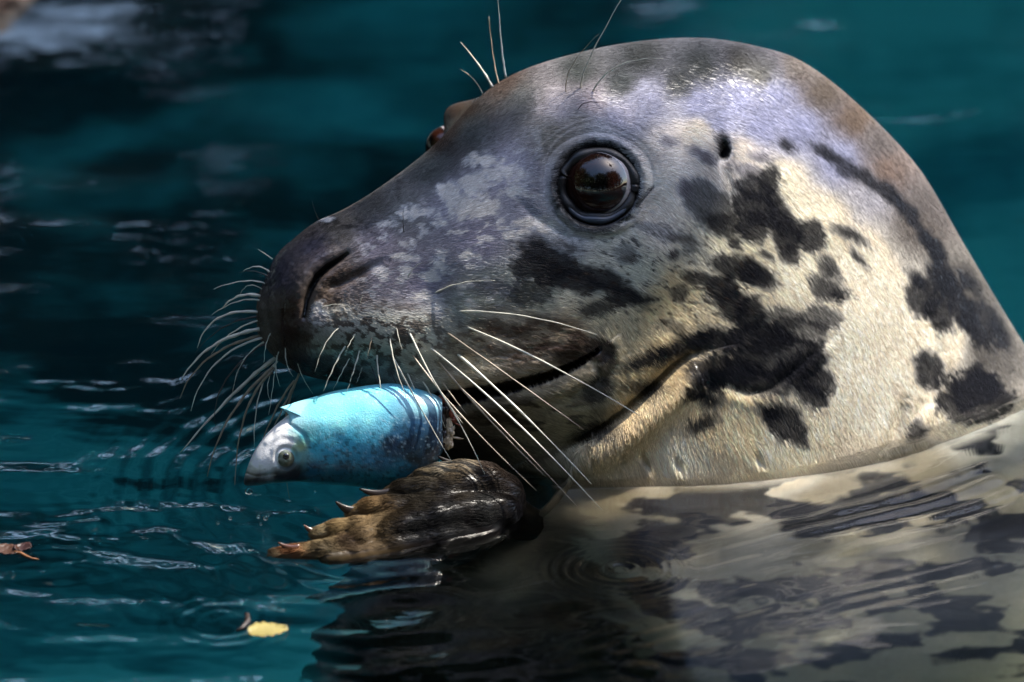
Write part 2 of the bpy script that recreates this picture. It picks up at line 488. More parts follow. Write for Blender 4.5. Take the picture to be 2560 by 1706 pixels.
def waterline(px):
    return np.interp(px, [1200, 1400, 1550, 1800, 2100, 2300, 2450, 2560, 2700], [1205, 1205, 1203, 1200, 1172, 1140, 1105, 1068, 1010])

# the shoulder and flank under the water come forward, just under the surface
wl = waterline(BX)
below = np.maximum(BY - wl - 10, 0)
shelf = 2.05 * np.maximum(below - 20, 0)
shelf = 1250 * (1 - np.exp(-shelf / 1250))
shelf *= smooth(1230, 1620, BX - 0.25 * below + 40 * fbm(BX / 300, BY / 300, 3, 2)) * 0.75 + 0.25 * smooth(700, 1100, BX)
BZ = BZ + shelf * nearw

# ---- relief, as depths in photograph pixels along the surface normal
EYE = (1493, 466)
NOSTRIL = [(868, 634), (845, 650), (818, 668), (793, 692), (776, 722), (766, 752), (761, 792)]
MOUTH = [(1040, 1010), (1110, 1000), (1180, 988), (1260, 972), (1350, 948), (1420, 922), (1470, 895), (1500, 872)]
JAWFOLD = [(1765, 880), (1725, 890), (1690, 915), (1640, 965), (1560, 1035), (1480, 1085), (1400, 1125), (1330, 1160)]
CHEEKFOLD = [(2075, 845), (1990, 920), (1930, 970), (1870, 985), (1800, 960)]
def relief(px, py, shape):
    d = np.zeros(shape)
    def groove(pts, w, dep, taper=True, bias=0.0, lip=0.0):
        nonlocal d
        dist, t, sd = poly_dist(px, py, pts)
        tp = np.sin(np.clip(t, 0.02, 0.98) * math.pi) ** 0.5 if taper else 1
        x = dist / w
        d = d - dep * tp * np.exp(-x ** 2)
        if lip: d = d + lip * tp * np.exp(-((dist - 2.2 * w) / (1.3 * w)) ** 2) * np.clip(sd * np.sign(bias) if bias else 1, 0, 1)
    # nose: pad swells round the slit
    dist, t, sd = poly_dist(px, py, NOSTRIL)
    groove(NOSTRIL, 7, 26)
    d = d + 14 * np.exp(-((dist - 26) / 20) ** 2) * (sd > 0) * np.sin(np.clip(t, .05, .95) * math.pi)
    d = d + 9 * np.exp(-((dist - 22) / 16) ** 2) * (sd < 0) * np.sin(np.clip(t, .05, .95) * math.pi)
    groove([(960, 652), (930, 668), (890, 692), (850, 712), (820, 720)], 11, 12)
    groove([(706, 735), (700, 800), (708, 870), (730, 920)], 9, 10)           # philtrum
    groove([(690, 705), (668, 720), (662, 760), (672, 830)], 8, 6)
    d = d + 1.3 * fbm(px / 11, py / 11, 63, 2) * smooth(1.2, .8, np.hypot((px - 770) / 130, (py - 720) / 110))
    # whisker pad, full and soft
    d = d + 26 * np.exp(-(((px - 900) / 190) ** 2 + ((py - 840) / 90) ** 2))
    d = d - 10 * np.exp(-(((px - 1060) / 60) ** 2 + ((py - 730) / 90) ** 2))
    # eye: brow, hollow, rim
    ex, ey = px - EYE[0], py - EYE[1]
    r = np.hypot(ex / 1.03, ey)
    d = d + 14 * np.exp(-((r - 150) / 46) ** 2) * (0.55 - 0.45 * np.tanh(ey / 60))
    d = d + 10 * np.exp(-((r - 112) / 13) ** 2)
    d = d + (3.5 * fbm(px / 20, py / 8, 64, 3)) * np.exp(-(((px - 1330) / 230) ** 2 + ((py - 930) / 110) ** 2) ** 2)
    d = d - 120 * smooth(99, 84, r)
    for rr, dep in ((132, 1.8), (149, 1.3), (171, 0.9)):
        wob = r + 5 * np.sin(np.arctan2(ey, ex) * 3 + rr)
        ang = np.arctan2(-ey, ex)
        d = d - dep * np.exp(-((wob - rr) / 5) ** 2) * smooth(-0.3, 0.5, np.sin(ang + 0.2))
    groove([(1590, 520), (1612, 492), (1632, 468)], 6, 12)
    groove([(1535, 566), (1580, 545), (1622, 498)], 6, 9)
    groove([(1375, 500), (1392, 540), (1430, 575)], 7, 9)
    groove([(1290, 500), (1340, 545), (1420, 590), (1500, 600)], 12, 5)
    d = d + 12 * np.exp(-(((px - 1465) / 55) ** 2 + ((py - 245) / 32) ** 2))
    # ear
    d = d - 34 * np.exp(-(((px - 1812) / 11) ** 2 + ((py - 376) / 20) ** 2))
    groove([(1795, 345), (1790, 370), (1800, 405), (1822, 450), (1835, 510)], 9, 3)
    d = d + 5 * np.exp(-(((px - 1780) / 22) ** 2 + ((py - 380) / 40) ** 2))
    # mouth
    dist, t, sd = poly_dist(px, py, MOUTH)
    w = 19 * (1 - 0.75 * t)
    d = d - 95 * smooth(1.25, 0.55, dist / w) * smooth(1.0, 0.9, t)
    d = d + 10 * np.exp(-((dist - 46) / 24) ** 2) * (sd < 0) * smooth(1, .8, t) + 10 * np.exp(-((dist - 38) / 16) ** 2) * (sd > 0)
    # corner of the mouth, a puckered knot
    d = d + 6 * np.exp(-(((px - 1510) / 26) ** 2 + ((py - 890) / 50) ** 2))
    groove([(1488, 850), (1512, 880), (1518, 925)], 13, 5)
    groove([(1480, 905), (1500, 930), (1490, 965)], 8, 10)
    # chin and throat
    d = d - 34 * smooth(990, 1130, py) * smooth(1560, 1250, px)
    dist, t, sd = poly_dist(px, py, JAWFOLD)
    tp = np.sin(np.clip(t, 0.03, 0.97) * math.pi) ** 1.1
    d = d - 40 * tp * np.exp(-(dist / 14) ** 2)
    d = d + 46 * tp * np.exp(-((dist - 48) / 34) ** 2) * (sd < 0)
    d = d + 12 * tp * np.exp(-((dist - 60) / 40) ** 2) * (sd > 0)
    groove(CHEEKFOLD, 14, 4); groove([(2080, 850), (2030, 890), (1960, 930)], 34, -3)
    groove([(2265, 1000), (2240, 1080), (2205, 1165)], 14, 12)
    groove([(2330, 800), (2350, 880), (2330, 1000), (2280, 1060)], 20, 9)
    # wet puckers along the throat
    for (x, y, a) in ((1560, 1165, 0.5), (1618, 1172, 0.6), (1905, 1168, 0.7), (1480, 1160, 0.4), (1700, 1178, .5)):
        groove([(x, y), (x - 22 * a, y - 40)], 7, 10)
    # loose skin
    d = d + 4 * fbm(px / 150, py / 150, 61, 2)
    return d

def normals(X, Y, Z):
    P = np.stack([X, Y, Z], -1)
    du = np.gradient(P, axis=0)
    dv = (np.roll(P, -1, axis=1) - np.roll(P, 1, axis=1))
    n = np.cross(du, dv)
    n /= (np.linalg.norm(n, axis=-1, keepdims=True) + 1e-9)
    return n
n = normals(BX, BY, BZ)
mid = NVN // 2
if n[NU // 3, mid, 2] < 0: n = -n
n[0] = (-1, 0, 0.3)
above = smooth(-10, -60, BY - wl - 40) * 0.999 + 0.001
rel = relief(BX, BY, BX.shape) * np.maximum(nearw, 0) * smooth(1700, 1500, BY)
rel *= smooth(0.0, 6.0, np.arange(NU))[:, None]
PX = BX + n[..., 0] * rel; PY = BY + n[..., 1] * rel; PZ = BZ + n[..., 2] * rel
# brow of the far eye, standing out beyond the ridge of the snout
fe = np.exp(-(((BX - 1185) / 58) ** 2 + ((BY - 318) / 62) ** 2)) * smooth(-0.02, -0.4, s_)[None, :] * (c_[None, :] > 0)
fe2 = smooth(0.25, 0.8, fe)
PX = PX - 60 * fe; PY = PY - 36 * fe
uvu = np.concatenate([[0], np.cumsum(np.hypot(np.diff(mx_[:, 0]), np.diff(my_[:, 0])))])

# ---- coat colour
K3 = lambda X, Y, a, b, r=0, k=1.0, c=0: (1600 + .408 * X, 80 + .408 * Y, .408 * a, .408 * b, r, k, c)
K4 = lambda X, Y, a, b, r=0, k=1.0, c=0: (1200 + .408 * X, 600 + .408 * Y, .408 * a, .408 * b, r, k, c)
KF = lambda X, Y, a, b, r=0, k=1.0, c=0: (1.088 * X, 1.088 * Y, 1.088 * a, 1.088 * b, r, k, c)
# dark spots: x, y, half sizes, tilt, strength, colour (0 slate black, 1 brown, 2 mauve grey)
SPOTS = [K3(180, 672, 60, 34, 5, .75, 2), K3(400, 765, 80, 32, 22, .85, 2), K3(330, 720, 40, 24, 20, .5, 2), K3(735, 762, 68, 32, 18, .7, 2), K3(510, 700, 46, 80, -5, 1), K3(660, 850, 95, 50, 20, .6, 2),
    K3(800, 900, 75, 80, 30), K3(720, 970, 140, 85, 20), K3(700, 1080, 175, 100, 30), K3(420, 1060, 190, 120, 35, .8), K3(260, 960, 55, 55, 0, .6, 2),
    K3(520, 1180, 150, 75, 15, .9), K3(700, 1190, 120, 100), K3(850, 1110, 75, 150, -15), K3(900, 1240, 95, 110), K3(1040, 1250, 115, 100), K3(920, 1370, 66, 60, 30),
    K3(1290, 1240, 140, 38, 27), K3(1340, 1380, 86, 24, 52), K3(900, 690, 62, 30, 20), K3(1100, 720, 90, 30, 30, .7), K3(1160, 745, 110, 40, 35), K3(1260, 830, 90, 60, 42, .9), K3(1390, 900, 120, 44, 46),
    K3(1540, 1000, 120, 52, 46), K3(1640, 1100, 120, 52, 46), K3(1760, 1290, 42, 120, -33), K3(1840, 1370, 40, 90, -25), K3(1700, 1520, 100, 40, 42), K3(1830, 1510, 110, 50, 58), K3(2000, 1530, 80, 40, 50),
    K3(230, 1260, 130, 34, 14, .8, 1), K3(60, 1200, 90, 30, 10, .5, 1), K3(200, 1370, 28, 28, 0, .8), K3(580, 1300, 56, 42, 20), K3(770, 1370, 46, 24, 40), K3(320, 1330, 60, 22, 15, .6),
    K4(450, 130, 260, 80, 25), K4(330, 170, 150, 100, 20), K4(300, 330, 140, 90, 0, .85), K4(560, 250, 200, 70, 10), K4(780, 250, 170, 70, 22), K4(860, 350, 120, 60), K4(1000, 362, 95, 36, 5), K4(720, 420, 110, 50, -10, .9),
    K4(900, 80, 70, 50, 20, .6, 1), K4(920, 120, 50, 26, 0, .7, 1), K4(1180, 100, 30, 34, 0, .6, 1), K4(1310, 140, 36, 22, 0, .6, 1), K4(1300, 80, 60, 18, 0, .4, 1),
    K4(1590, 180, 200, 80, 15), K4(1700, 230, 150, 70, 20), K4(1340, 240, 100, 46, 0, .95), K4(1230, 330, 60, 50, 0, .85), K4(1480, 300, 110, 100), K4(1550, 400, 120, 100, 40), K4(1650, 470, 100, 130),
    K4(2130, 160, 80, 50, 50, .9), K4(2180, 220, 60, 40, 50, .7), K4(2120, 300, 130, 70, 28, .95), K4(2220, 330, 70, 50), K4(1840, 480, 110, 80, 0, .8), K4(2090, 480, 140, 80, 10, .85), K4(1950, 560, 200, 90, 0, .85),
    K4(1700, 600, 220, 100), K4(1450, 620, 200, 70), K4(1270, 640, 220, 56, -25), K4(1020, 740, 180, 50, -22), K4(1190, 540, 90, 40, 20, .6, 1), K4(1800, 720, 330, 140, -8), K4(1500, 800, 250, 110), K4(1400, 880, 160, 90, -30),
    K4(1700, 860, 240, 90, 12), K4(1960, 790, 180, 100, -20), K4(2060, 860, 130, 90, 30), K4(2030, 950, 130, 80, 40), K4(1880, 1130, 170, 105, 42), K4(1780, 1060, 90, 50, 20), K4(1360, 970, 120, 50, 20), K4(1350, 1130, 115, 42, -25),
    K4(970, 910, 110, 40, 5, .75), K4(1060, 930, 90, 55, -20, .9), K4(700, 1180, 150, 56, -15, .95), K4(620, 640, 90, 60, 30, .9, 1), K4(740, 680, 100, 70, 20, 1, 1), K4(775, 780, 50, 110, 15, .8, 1), K4(730, 920, 110, 70, -20, .9), K4(560, 720, 90, 60, 0, .9, 1),
    K4(130, 540, 160, 50, 10, .8, 1), K4(400, 500, 110, 40, 10, .75, 1), K4(250, 590, 120, 30, 8, .6, 1), K4(380, 680, 160, 40, 10, .7, 1), K4(120, 690, 120, 40, 10, .6, 1), K4(60, 300, 120, 60, 0, .6, 2), K4(80, 420, 100, 30, 0, .6, 1),
    K4(540, 40, 60, 30, 30, .8, 1), K4(380, 20, 90, 40, 20, .7),
    KF(2135, 850, 38, 48, -20), KF(2245, 930, 95, 78, 20), KF(2240, 900, 60, 60), KF(2110, 1000, 26, 30, 20, .9), KF(2120, 685, 40, 50, -30), KF(2160, 720, 36, 50, -30), KF(2205, 700, 30, 90, -28), KF(2255, 745, 44, 60, -35), KF(2145, 570, 20, 50, -30),
    KF(2175, 640, 22, 40, -25), KF(2300, 770, 16, 40, -30), KF(2240, 660, 14, 60, -28, .6), KF(2290, 700, 12, 60, -25, .5),
    KF(2060, 900, 12, 16, 0, .3)]
# broad ground colour of the coat, some sheen and shade painted in: x, y, r, g, b
BASE = [(845, 705, .035, .022, .016), (880, 690, .07, .05, .04), (820, 745, .09, .065, .05), (720, 780, .03, .014, .008), (735, 840, .025, .014, .01), (1120, 300, .06, .04, .032), (1160, 275, .08, .055, .04), (1085, 340, .03, .02, .018), (700, 690, .035, .033, .045), (790, 620, .05, .045, .06), (760, 560, .10, .08, .07), (850, 570, .14, .12, .10), (720, 820, .045, .025, .018), (670, 780, .10, .085, .07), (665, 840, .11, .1, .08), (760, 900, .02, .018, .02),
    (850, 800, .52, .50, .44), (950, 830, .54, .53, .46), (870, 890, .34, .36, .33), (870, 930, .08, .09, .09), (960, 930, .24, .27, .25), (1060, 860, .52, .52, .45), (1060, 920, .34, .34, .29), (800, 860, .3, .28, .24), (800, 905, .03, .03, .03), (840, 935, .02, .02, .02), (760, 850, .06, .045, .035), (1160, 880, .36, .32, .24), (880, 720, .2, .17, .17), (950, 620, .26, .23, .27), (960, 700, .3, .27, .31), (1060, 700, .26, .24, .30),
    (1000, 520, .15, .15, .15), (1080, 420, .12, .13, .13), (930, 510, .13, .125, .12), (1180, 320, .14, .15, .15), (1300, 250, .16, .165, .165), (1260, 200, .14, .1, .08), (1450, 180, .10, .11, .105), (1550, 205, .09, .1, .1), (1600, 150, .07, .075, .075), (1750, 165, .045, .052, .055), (1850, 160, .055, .055, .055), (1700, 205, .06, .066, .07), (1900, 190, .07, .07, .06),
    (1150, 500, .33, .31, .37), (1200, 600, .26, .245, .31), (1280, 430, .36, .34, .40), (1300, 560, .33, .32, .37), (1380, 330, .24, .22, .19), (1450, 310, .30, .28, .26), (1400, 270, .42, .38, .4), (1480, 260, .5, .44, .47), (1550, 280, .44, .42, .5), (1500, 340, .46, .47, .52),
    (1620, 250, .36, .36, .46), (1750, 260, .28, .29, .42), (1850, 240, .28, .29, .43), (1930, 235, .25, .26, .38), (1800, 300, .30, .31, .44), (2000, 320, .26, .27, .39), (2100, 400, .26, .27, .38), (1900, 320, .28, .29, .42), (2180, 480, .32, .31, .34), (2060, 230, .09, .07, .055), (2140, 300, .10, .07, .05), (2220, 430, .14, .10, .08), (2300, 560, .10, .085, .075),  # lavender entries paint the sky's sheen onto the side of the crown
    (2400, 720, .09, .08, .07), (2480, 880, .10, .09, .08), (2200, 350, .10, .085, .08), (2330, 520, .10, .085, .08), (2000, 170, .11, .09, .08),
    (1650, 380, .62, .60, .62), (1650, 460, .70, .69, .70), (1750, 330, .72, .68, .64), (1860, 380, .66, .63, .62), (1640, 560, .62, .6, .6), (1560, 620, .55, .56, .54), (1420, 610, .46, .47, .5), (1950, 460, .74, .70, .60), (2050, 560, .76, .71, .60), (2150, 640, .76, .71, .62),
    (2250, 760, .76, .71, .62), (2350, 850, .74, .69, .6), (1980, 650, .76, .71, .60), (2100, 850, .78, .73, .64), (2200, 1000, .78, .73, .64), (2400, 1050, .74, .68, .58), (1850, 620, .66, .62, .5), (1750, 640, .6, .58, .5), (1600, 680, .50, .52, .46),
    (1480, 700, .46, .47, .42), (1350, 720, .42, .42, .34), (1240, 720, .30, .31, .29), (1180, 780, .34, .35, .31), (1500, 780, .58, .52, .38), (1650, 760, .64, .54, .36), (1700, 720, .66, .56, .38), (1800, 780, .62, .56, .44), (1550, 850, .58, .5, .34), (1250, 850, .44, .38, .30), (1350, 860, .40, .32, .23), (1430, 850, .38, .28, .18), (1180, 900, .4, .36, .28), (1300, 900, .34, .27, .2),
    (1650, 910, .62, .48, .28), (1580, 960, .58, .48, .30), (1450, 1030, .40, .33, .2), (1300, 1050, .26, .22, .15), (1200, 1050, .14, .12, .09), (1180, 1130, .08, .07, .06), (1100, 1080, .08, .07, .06), (1600, 1080, .62, .5, .32), (1750, 1030, .66, .54, .36), (1850, 1060, .74, .64, .48), (1500, 1150, .62, .52, .36), (1700, 1150, .76, .70, .6), (1950, 1130, .76, .70, .58),
    (2000, 900, .76, .71, .62), (1700, 1270, .22, .18, .11), (1700, 1400, .16, .135, .085), (2100, 1300, .22, .18, .12), (1500, 1270, .16, .13, .08), (2300, 1230, .22, .18, .12), (2100, 1450, .18, .155, .10), (2400, 1600, .26, .22, .14), (2000, 1650, .15, .13, .08), (2450, 1300, .16, .14, .1), (1620, 1700, .20, .18, .12), (1550, 1450, .34, .31, .21), (1300, 1400, .02, .018, .015), (1400, 1330, .10, .085, .06), (1250, 1300, .02, .018, .015), (1380, 1480, .05, .04, .03), (1430, 1580, .05, .04, .03), (1480, 1750, .04, .03, .02), (1000, 1700, .02, .018, .015), (1100, 1500, .015, .014, .012), (900, 2100, .02, .018, .015), (1300, 2000, .03, .025, .02), (2000, 2000, .16, .14, .085), (1650, 1900, .05, .045, .03), (2400, 2000, .22, .19, .12), (2700, 1500, .26, .23, .15), (2800, 1200, .22, .2, .15), (2700, 2000, .2, .18, .12), (2100, 2600, .12, .1, .07), (1500, 2500, .03, .03, .02)]  # submerged entries darkened, painting in murk, shade and dark reflection
LIGHT = [(1153, 515, 42, 28), (1125, 480, 30, 20), (1186, 465, 32, 26), (1214, 520, 28, 20), (1250, 437, 52, 20), (1032, 530, 30, 20), (1340, 560, 46, 18), (1300, 590, 30, 14), (1100, 665, 16, 20), (1022, 675, 12, 14), (1080, 690, 22, 10), (1060, 745, 26, 14), (1010, 640, 24, 7), (1180, 640, 20, 8), (1210, 400, 40, 16), (1100, 560, 20, 10), (960, 560, 18, 6), (1290, 480, 30, 12), (1095, 775, 18, 18), (800, 790, 20, 26), (800, 545, 26, 5)]
FLOW = [(800, 560, -30), (700, 700, -60), (900, 650, -20), (1000, 600, -25), (1100, 450, -38), (1200, 500, -20), (1250, 250, -40), (1400, 250, -15), (1600, 180, 2), (1850, 180, 15), (1900, 280, 22), (2100, 350, 42), (2200, 450, 50), (2330, 600, 58), (2450, 850, 60),
    (1200, 700, -5), (1000, 750, 5), (880, 850, 35), (760, 880, 70), (1050, 880, 22), (1300, 700, 8), (1500, 680, 12), (1400, 600, 8), (1650, 400, -5), (1700, 520, 35), (1600, 600, 28), (1780, 480, 60), (1850, 500, 50), (1850, 620, 40), (2000, 500, 38), (2100, 650, 48), (2200, 900, 62), (2300, 800, 60), (2000, 800, 45),
    (1770, 780, 30), (1650, 800, 40), (1550, 850, 55), (1900, 900, 40), (1600, 900, 40), (1850, 1050, 62), (1950, 1050, 65), (1700, 1050, 68), (1600, 1080, 75), (1500, 1150, 82), (1400, 1030, 25), (1300, 1050, 20), (1250, 820, 18), (1400, 830, 10), (1700, 1170, 72), (2000, 1150, 62), (2200, 1080, 62), (1400, 330, -15), (1600, 330, 10), (1540, 300, 5)]
BA = np.array(BASE); cr_ = (BA[:, 1] < np.interp(BA[:, 0], [900, 1080, 1200, 1300, 1450, 1600, 1900, 1990, 2060], [530, 440, 340, 262, 215, 215, 200, 180, 100])); BA[cr_, 2:] *= 0.6; FA = np.array(FLOW)
def flow_dir(px, py):
    w = 0; vx = 0; vy = 0
    for x, y, a in FA:
        k = 1 / (((px - x) ** 2 + (py - y) ** 2) + 900.0) ** 1.5
        vx = vx + k * math.cos(math.radians(a)); vy = vy + k * math.sin(math.radians(a))
    h = np.hypot(vx, vy) + 1e-20
    return vx / h, vy / h

def coat(px, py, wnear):
    """albedo (r, g, b) and wet-bare-skin mask of the coat"""
    fx, fy = flow_dir(px, py)
    # hair-like warp: strong jitter along the hair, little across
    al = px * fx + py * fy; ac = -px * fy + py * fx
    j1 = vnoise(px / 9 + 3, py / 9, 71); 
    hs = fbm(al / 34, ac / 3.2, 72, 2)
    hs2 = fbm(al / 22, ac / 5.5, 73, 2)
    uwf = smooth(10, 80, py - waterline(px)) * smooth(1150, 1350, px)
    hs = hs * (1 - uwf); hs2 = hs2 * (1 - uwf)
    wx = px + uwf * 130 * fbm(px / 320, py / 45, 85, 3) + fx * hs * 15 + 8 * fbm(px / 30, py / 30, 74, 3); wy = py + fy * hs * 15 + 8 * fbm(px / 30, py / 30, 75, 3)
    shp = px.shape
    W = np.zeros(shp); C = np.zeros(shp + (3,))
    for x, y, r, g, b in BA:
        k = 1 / (((wx - x) ** 2 + (wy - y) ** 2) + 260.0) ** 1.8
        W += k; C += k[..., None] * np.array((r, g, b))
    C /= W[..., None]
    # pale flecks on the snout
    lf = np.zeros(shp)
    for x, y, a, b in LIGHT:
        e = ((wx - x) / (a * 1.15)) ** 2 + ((wy - y) / (b * 1.15)) ** 2
        lf = np.maximum(lf, smooth(1.7, 0.2, e + 1.5 * fbm(px / 15, py / 13, 76, 3)))
    snout = smooth(1420, 1250, px) * smooth(860, 960, px) * smooth(800, 740, py)
    lf = np.maximum(lf, 0.75 * snout * smooth(0.10, 0.36, fbm(px / 24, py / 17, 77, 4)) * smooth(-40, 60, py - np.interp(px, [830, 1000, 1180, 1300, 1400], [590, 540, 420, 350, 260])))
    C = C * (1 - lf[..., None] * 0.85) + lf[..., None] * 0.85 * np.array((.66, .66, .69))
    # dark spots with furry edges
    cols = np.array(((.012, .012, .016), (.030, .018, .013), (.09, .075, .10)))
    for x, y, a, b, r, k, c in SPOTS:
        m = (np.abs(px - x) < 1.6 * max(a, b) + 30) & (np.abs(py - y) < 1.6 * max(a, b) + 30)
        if not m.any(): continue
        dx = wx[m] - x; dy = wy[m] - y; cr, sr = math.cos(math.radians(r)), math.sin(math.radians(r))
        e = np.sqrt(((dx * cr + dy * sr) / a) ** 2 + ((-dx * sr + dy * cr) / b) ** 2)
        e = e + 0.22 * fbm(px[m] / 26, py[m] / 26, 78, 3) + 0.16 * fbm(px[m] / 9, py[m] / 7, 86, 2)
        soft = 9 / min(a, b)
        q = (smooth(1 + soft, 1 - soft, e) * k * (0.93 + 0.07 * hs[m]))[:, None]
        q = np.clip(q, 0, 1)
        C[m] = C[m] * (1 - q) + q * cols[c]
    # scattered patches elsewhere: under water and on the back
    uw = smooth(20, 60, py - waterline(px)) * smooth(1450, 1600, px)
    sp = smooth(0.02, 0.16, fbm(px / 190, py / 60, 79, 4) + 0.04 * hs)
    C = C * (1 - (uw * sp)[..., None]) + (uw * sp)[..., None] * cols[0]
    fr = smooth(0.30, 0.42, fbm(px / 13, py / 9, 87, 3)) * np.exp(-(((px - 1640) / 330) ** 2 + ((py - 700) / 170) ** 2) ** 2) * .8
    C = C * (1 - fr[..., None]) + fr[..., None] * cols[1]
    # brown and black dots round the whisker roots
    pad = np.exp(-(((px - 930) / 230) ** 2 + ((py - 850) / 110) ** 2) ** 2) * smooth(735, 790, px)
    dots = smooth(0.0, 0.14, fbm(px / 17, py / 14, 80, 3)) * pad
    C = C * (1 - 0.88 * dots[..., None]) + 0.88 * dots[..., None] * np.array((.045, .025, .018))
    lipm = np.exp(-(((px - 1320) / 210) ** 2 + ((py - 850 - 0.0 * px) / 62) ** 2) ** 2)
    jm = np.exp(-(((px - 1330) / 190) ** 2 + ((py - 1050) / 75) ** 2) ** 2); jl = smooth(0.0, 0.2, fbm(px / 60, py / 16, 84, 3)) * jm * .8
    C = C * (1 - jl[..., None]) + jl[..., None] * np.array((.03, .022, .018))
    lm = smooth(0.0, 0.25, fbm(px / 34, py / 15, 83, 4)) * lipm * 0.75
    C = C * (1 - lm[..., None]) + lm[..., None] * np.array((.07, .035, .022))
    pale_dark = smooth(0.15, .5, fbm(px / 26, py / 20, 81, 3)) * smooth(1180, 1000, px) * smooth(740, 600, py) * 0.6 + smooth(0.1, .4, fbm(px / 20, py / 10, 82, 3)) * np.exp(-(((px - 850) / 90) ** 2 + ((py - 560) / 30) ** 2))
    C = C * (1 - 0.75 * np.clip(pale_dark, 0, 1)[..., None])
    # black skin: nose slit, mouth, round the eye, ear hole
    bare = np.zeros(shp)
    dist, t, sd = poly_dist(px, py, NOSTRIL)
    k = smooth(13, 6, dist / (0.45 + 0.55 * np.sin(np.clip(t, 0.05, .95) * math.pi))); C = C * (1 - k[..., None]) + k[..., None] * 0.006
    nosep = smooth(1.15, 0.8, np.hypot((px - 750) / 95, (py - 690) / 95) + 0.1 * hs2) * smooth(60, 20, sd * dist * -1)
    bare = np.maximum(bare, nosep * 0.8)
    dist, t, sd = poly_dist(px, py, MOUTH)
    k = smooth(1.55, 1.15, dist / (19 * (1 - 0.7 * t)) + 0.3 * hs2)
    C = C * (1 - k[..., None]) + k[..., None] * np.array((.010, .008, .009)); bare = np.maximum(bare, k)
    ex, ey = px - EYE[0], py - EYE[1]; r = np.hypot(ex / 1.03, ey)
    k = smooth(124, 102, r + 10 * hs2 + 4 * np.cos(np.arctan2(ey, ex) * 2)); C = C * (1 - k[..., None]) + k[..., None] * np.array((.012, .012, .014)); bare = np.maximum(bare, smooth(110, 100, r))
    k = smooth(6, 2, poly_dist(px, py, [(1590, 520), (1612, 492), (1632, 468)])[0]); C = C * (1 - .8 * k[..., None])
    k = smooth(1.3, .7, np.hypot((px - 1812) / 15, (py - 377) / 24) + .2 * hs2); C = C * (1 - k[..., None]) + k[..., None] * .01
    dist, t, sd = poly_dist(px, py, JAWFOLD); k = smooth(14, 2, dist + 6 * hs2) * .55; C = C * (1 - k[..., None]) + k[..., None] * np.array((.03, .022, .015))  # crease shade painted along the jaw fold
    dist, t, sd = poly_dist(px, py, CHEEKFOLD); k = smooth(7, 2, dist + 3 * hs2) * .35; C = C * (1 - k[..., None])  # crease shade painted along the cheek fold
    cw = smooth(.38, .6, C.mean(-1))[..., None]; C = C * (1 - cw) + cw * C * np.array((1.10, 1.03, .93))
    # fine hair streaks
    st_ = 1 + 0.20 * hs + 0.12 * hs2 + 0.06 * j1
    C = np.clip(C * st_[..., None], 0.002, 0.85)
    return C, np.clip(bare, 0, 1)

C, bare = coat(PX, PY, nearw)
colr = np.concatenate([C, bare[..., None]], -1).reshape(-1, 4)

fur_mat = tint_mat('wet seal coat', rough=0.25, spec=0.28, coat=0.05, coat_rough=0.12, bump=0.25, bscale=2500, use_alpha_gloss=True)
seal = bpy.data.objects.new('seal', None); COL.objects.link(seal)
tag(seal, 'spotted grey seal with its wet head out of the water, eating a fish', 'seal')
verts = tow(PX, PY, PZ).reshape(-1, 3)
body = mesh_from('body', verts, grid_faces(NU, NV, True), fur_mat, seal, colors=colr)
BVH = BVHTree.FromObject(body, bpy.context.evaluated_depsgraph_get())
CAMP = Vector(ORG + T_ * D)
def surf(px, py, default=300):
    d = (V(px, py, 0) - CAMP).normalized()
    h = BVH.ray_cast(CAMP, d)
    if h[0] is None: return V(px, py, default), Vector(T_), default
    z = topic(np.array(h[0]))[2]
    nn = h[1]
    if nn.dot(d) > 0: nn = -nn
    return h[0], nn, float(z)
#@@REST@@
# ------------------------------------------------------------------ short wet hair lying along the coat
def hair_mat(name, rough=0.33):
    m, N, L, B = new_mat(name)
    at = N.new('ShaderNodeAttribute'); at.attribute_name = 'tint'
    L.new(at.outputs['Color'], B.inputs['Base Color'])
    B.inputs['Roughness'].default_value = rough
    B.inputs['Specular IOR Level'].default_value = 0.10
    return m
fur_hair_mat = hair_mat('seal hairs')
flip_hair_mat = hair_mat('flipper hairs', 0.5); flip_hair_mat.node_tree.nodes['Principled BSDF'].inputs['Specular IOR Level'].default_value = 0.05

def build_hair(name, P0, Nn, Dv, length, radius, cols, parent, mat, lift=0.12, npt=4):
    n = len(P0)
    hc = bpy.data.hair_curves.new(name)
    hc.add_curves([npt] * n)
    t = np.linspace(0, 1, npt)
    tang = Dv - Nn * np.sum(Dv * Nn, 1)[:, None]
    tang /= np.linalg.norm(tang, axis=1)[:, None] + 1e-9
    pos = P0[:, None, :] + tang[:, None, :] * (length[:, None] * t[None])[..., None] + Nn[:, None, :] * (length[:, None] * (lift * np.array(t) * (1.25 - t))[None] + 0.00001)[..., None]
    hc.points.foreach_set('position', pos.reshape(-1).astype(np.float32))
    ra = hc.attributes.get('radius') or hc.attributes.new('radius', 'FLOAT', 'POINT')
    rad = (radius[:, None] * (1 - 0.8 * t ** 1.5)[None]).reshape(-1).astype(np.float32)
    ra.data.foreach_set('value', rad)
    ca = hc.attributes.new('tint', 'FLOAT_COLOR', 'CURVE')
    c4 = np.ones((n, 4), np.float32); c4[:, :3] = cols
    ca.data.foreach_set('color', c4.reshape(-1))
    hc.materials.append(mat)
    o = bpy.data.objects.new(name, hc); COL.objects.link(o); o.parent = parent; o['kind'] = 'stuff'
    return o

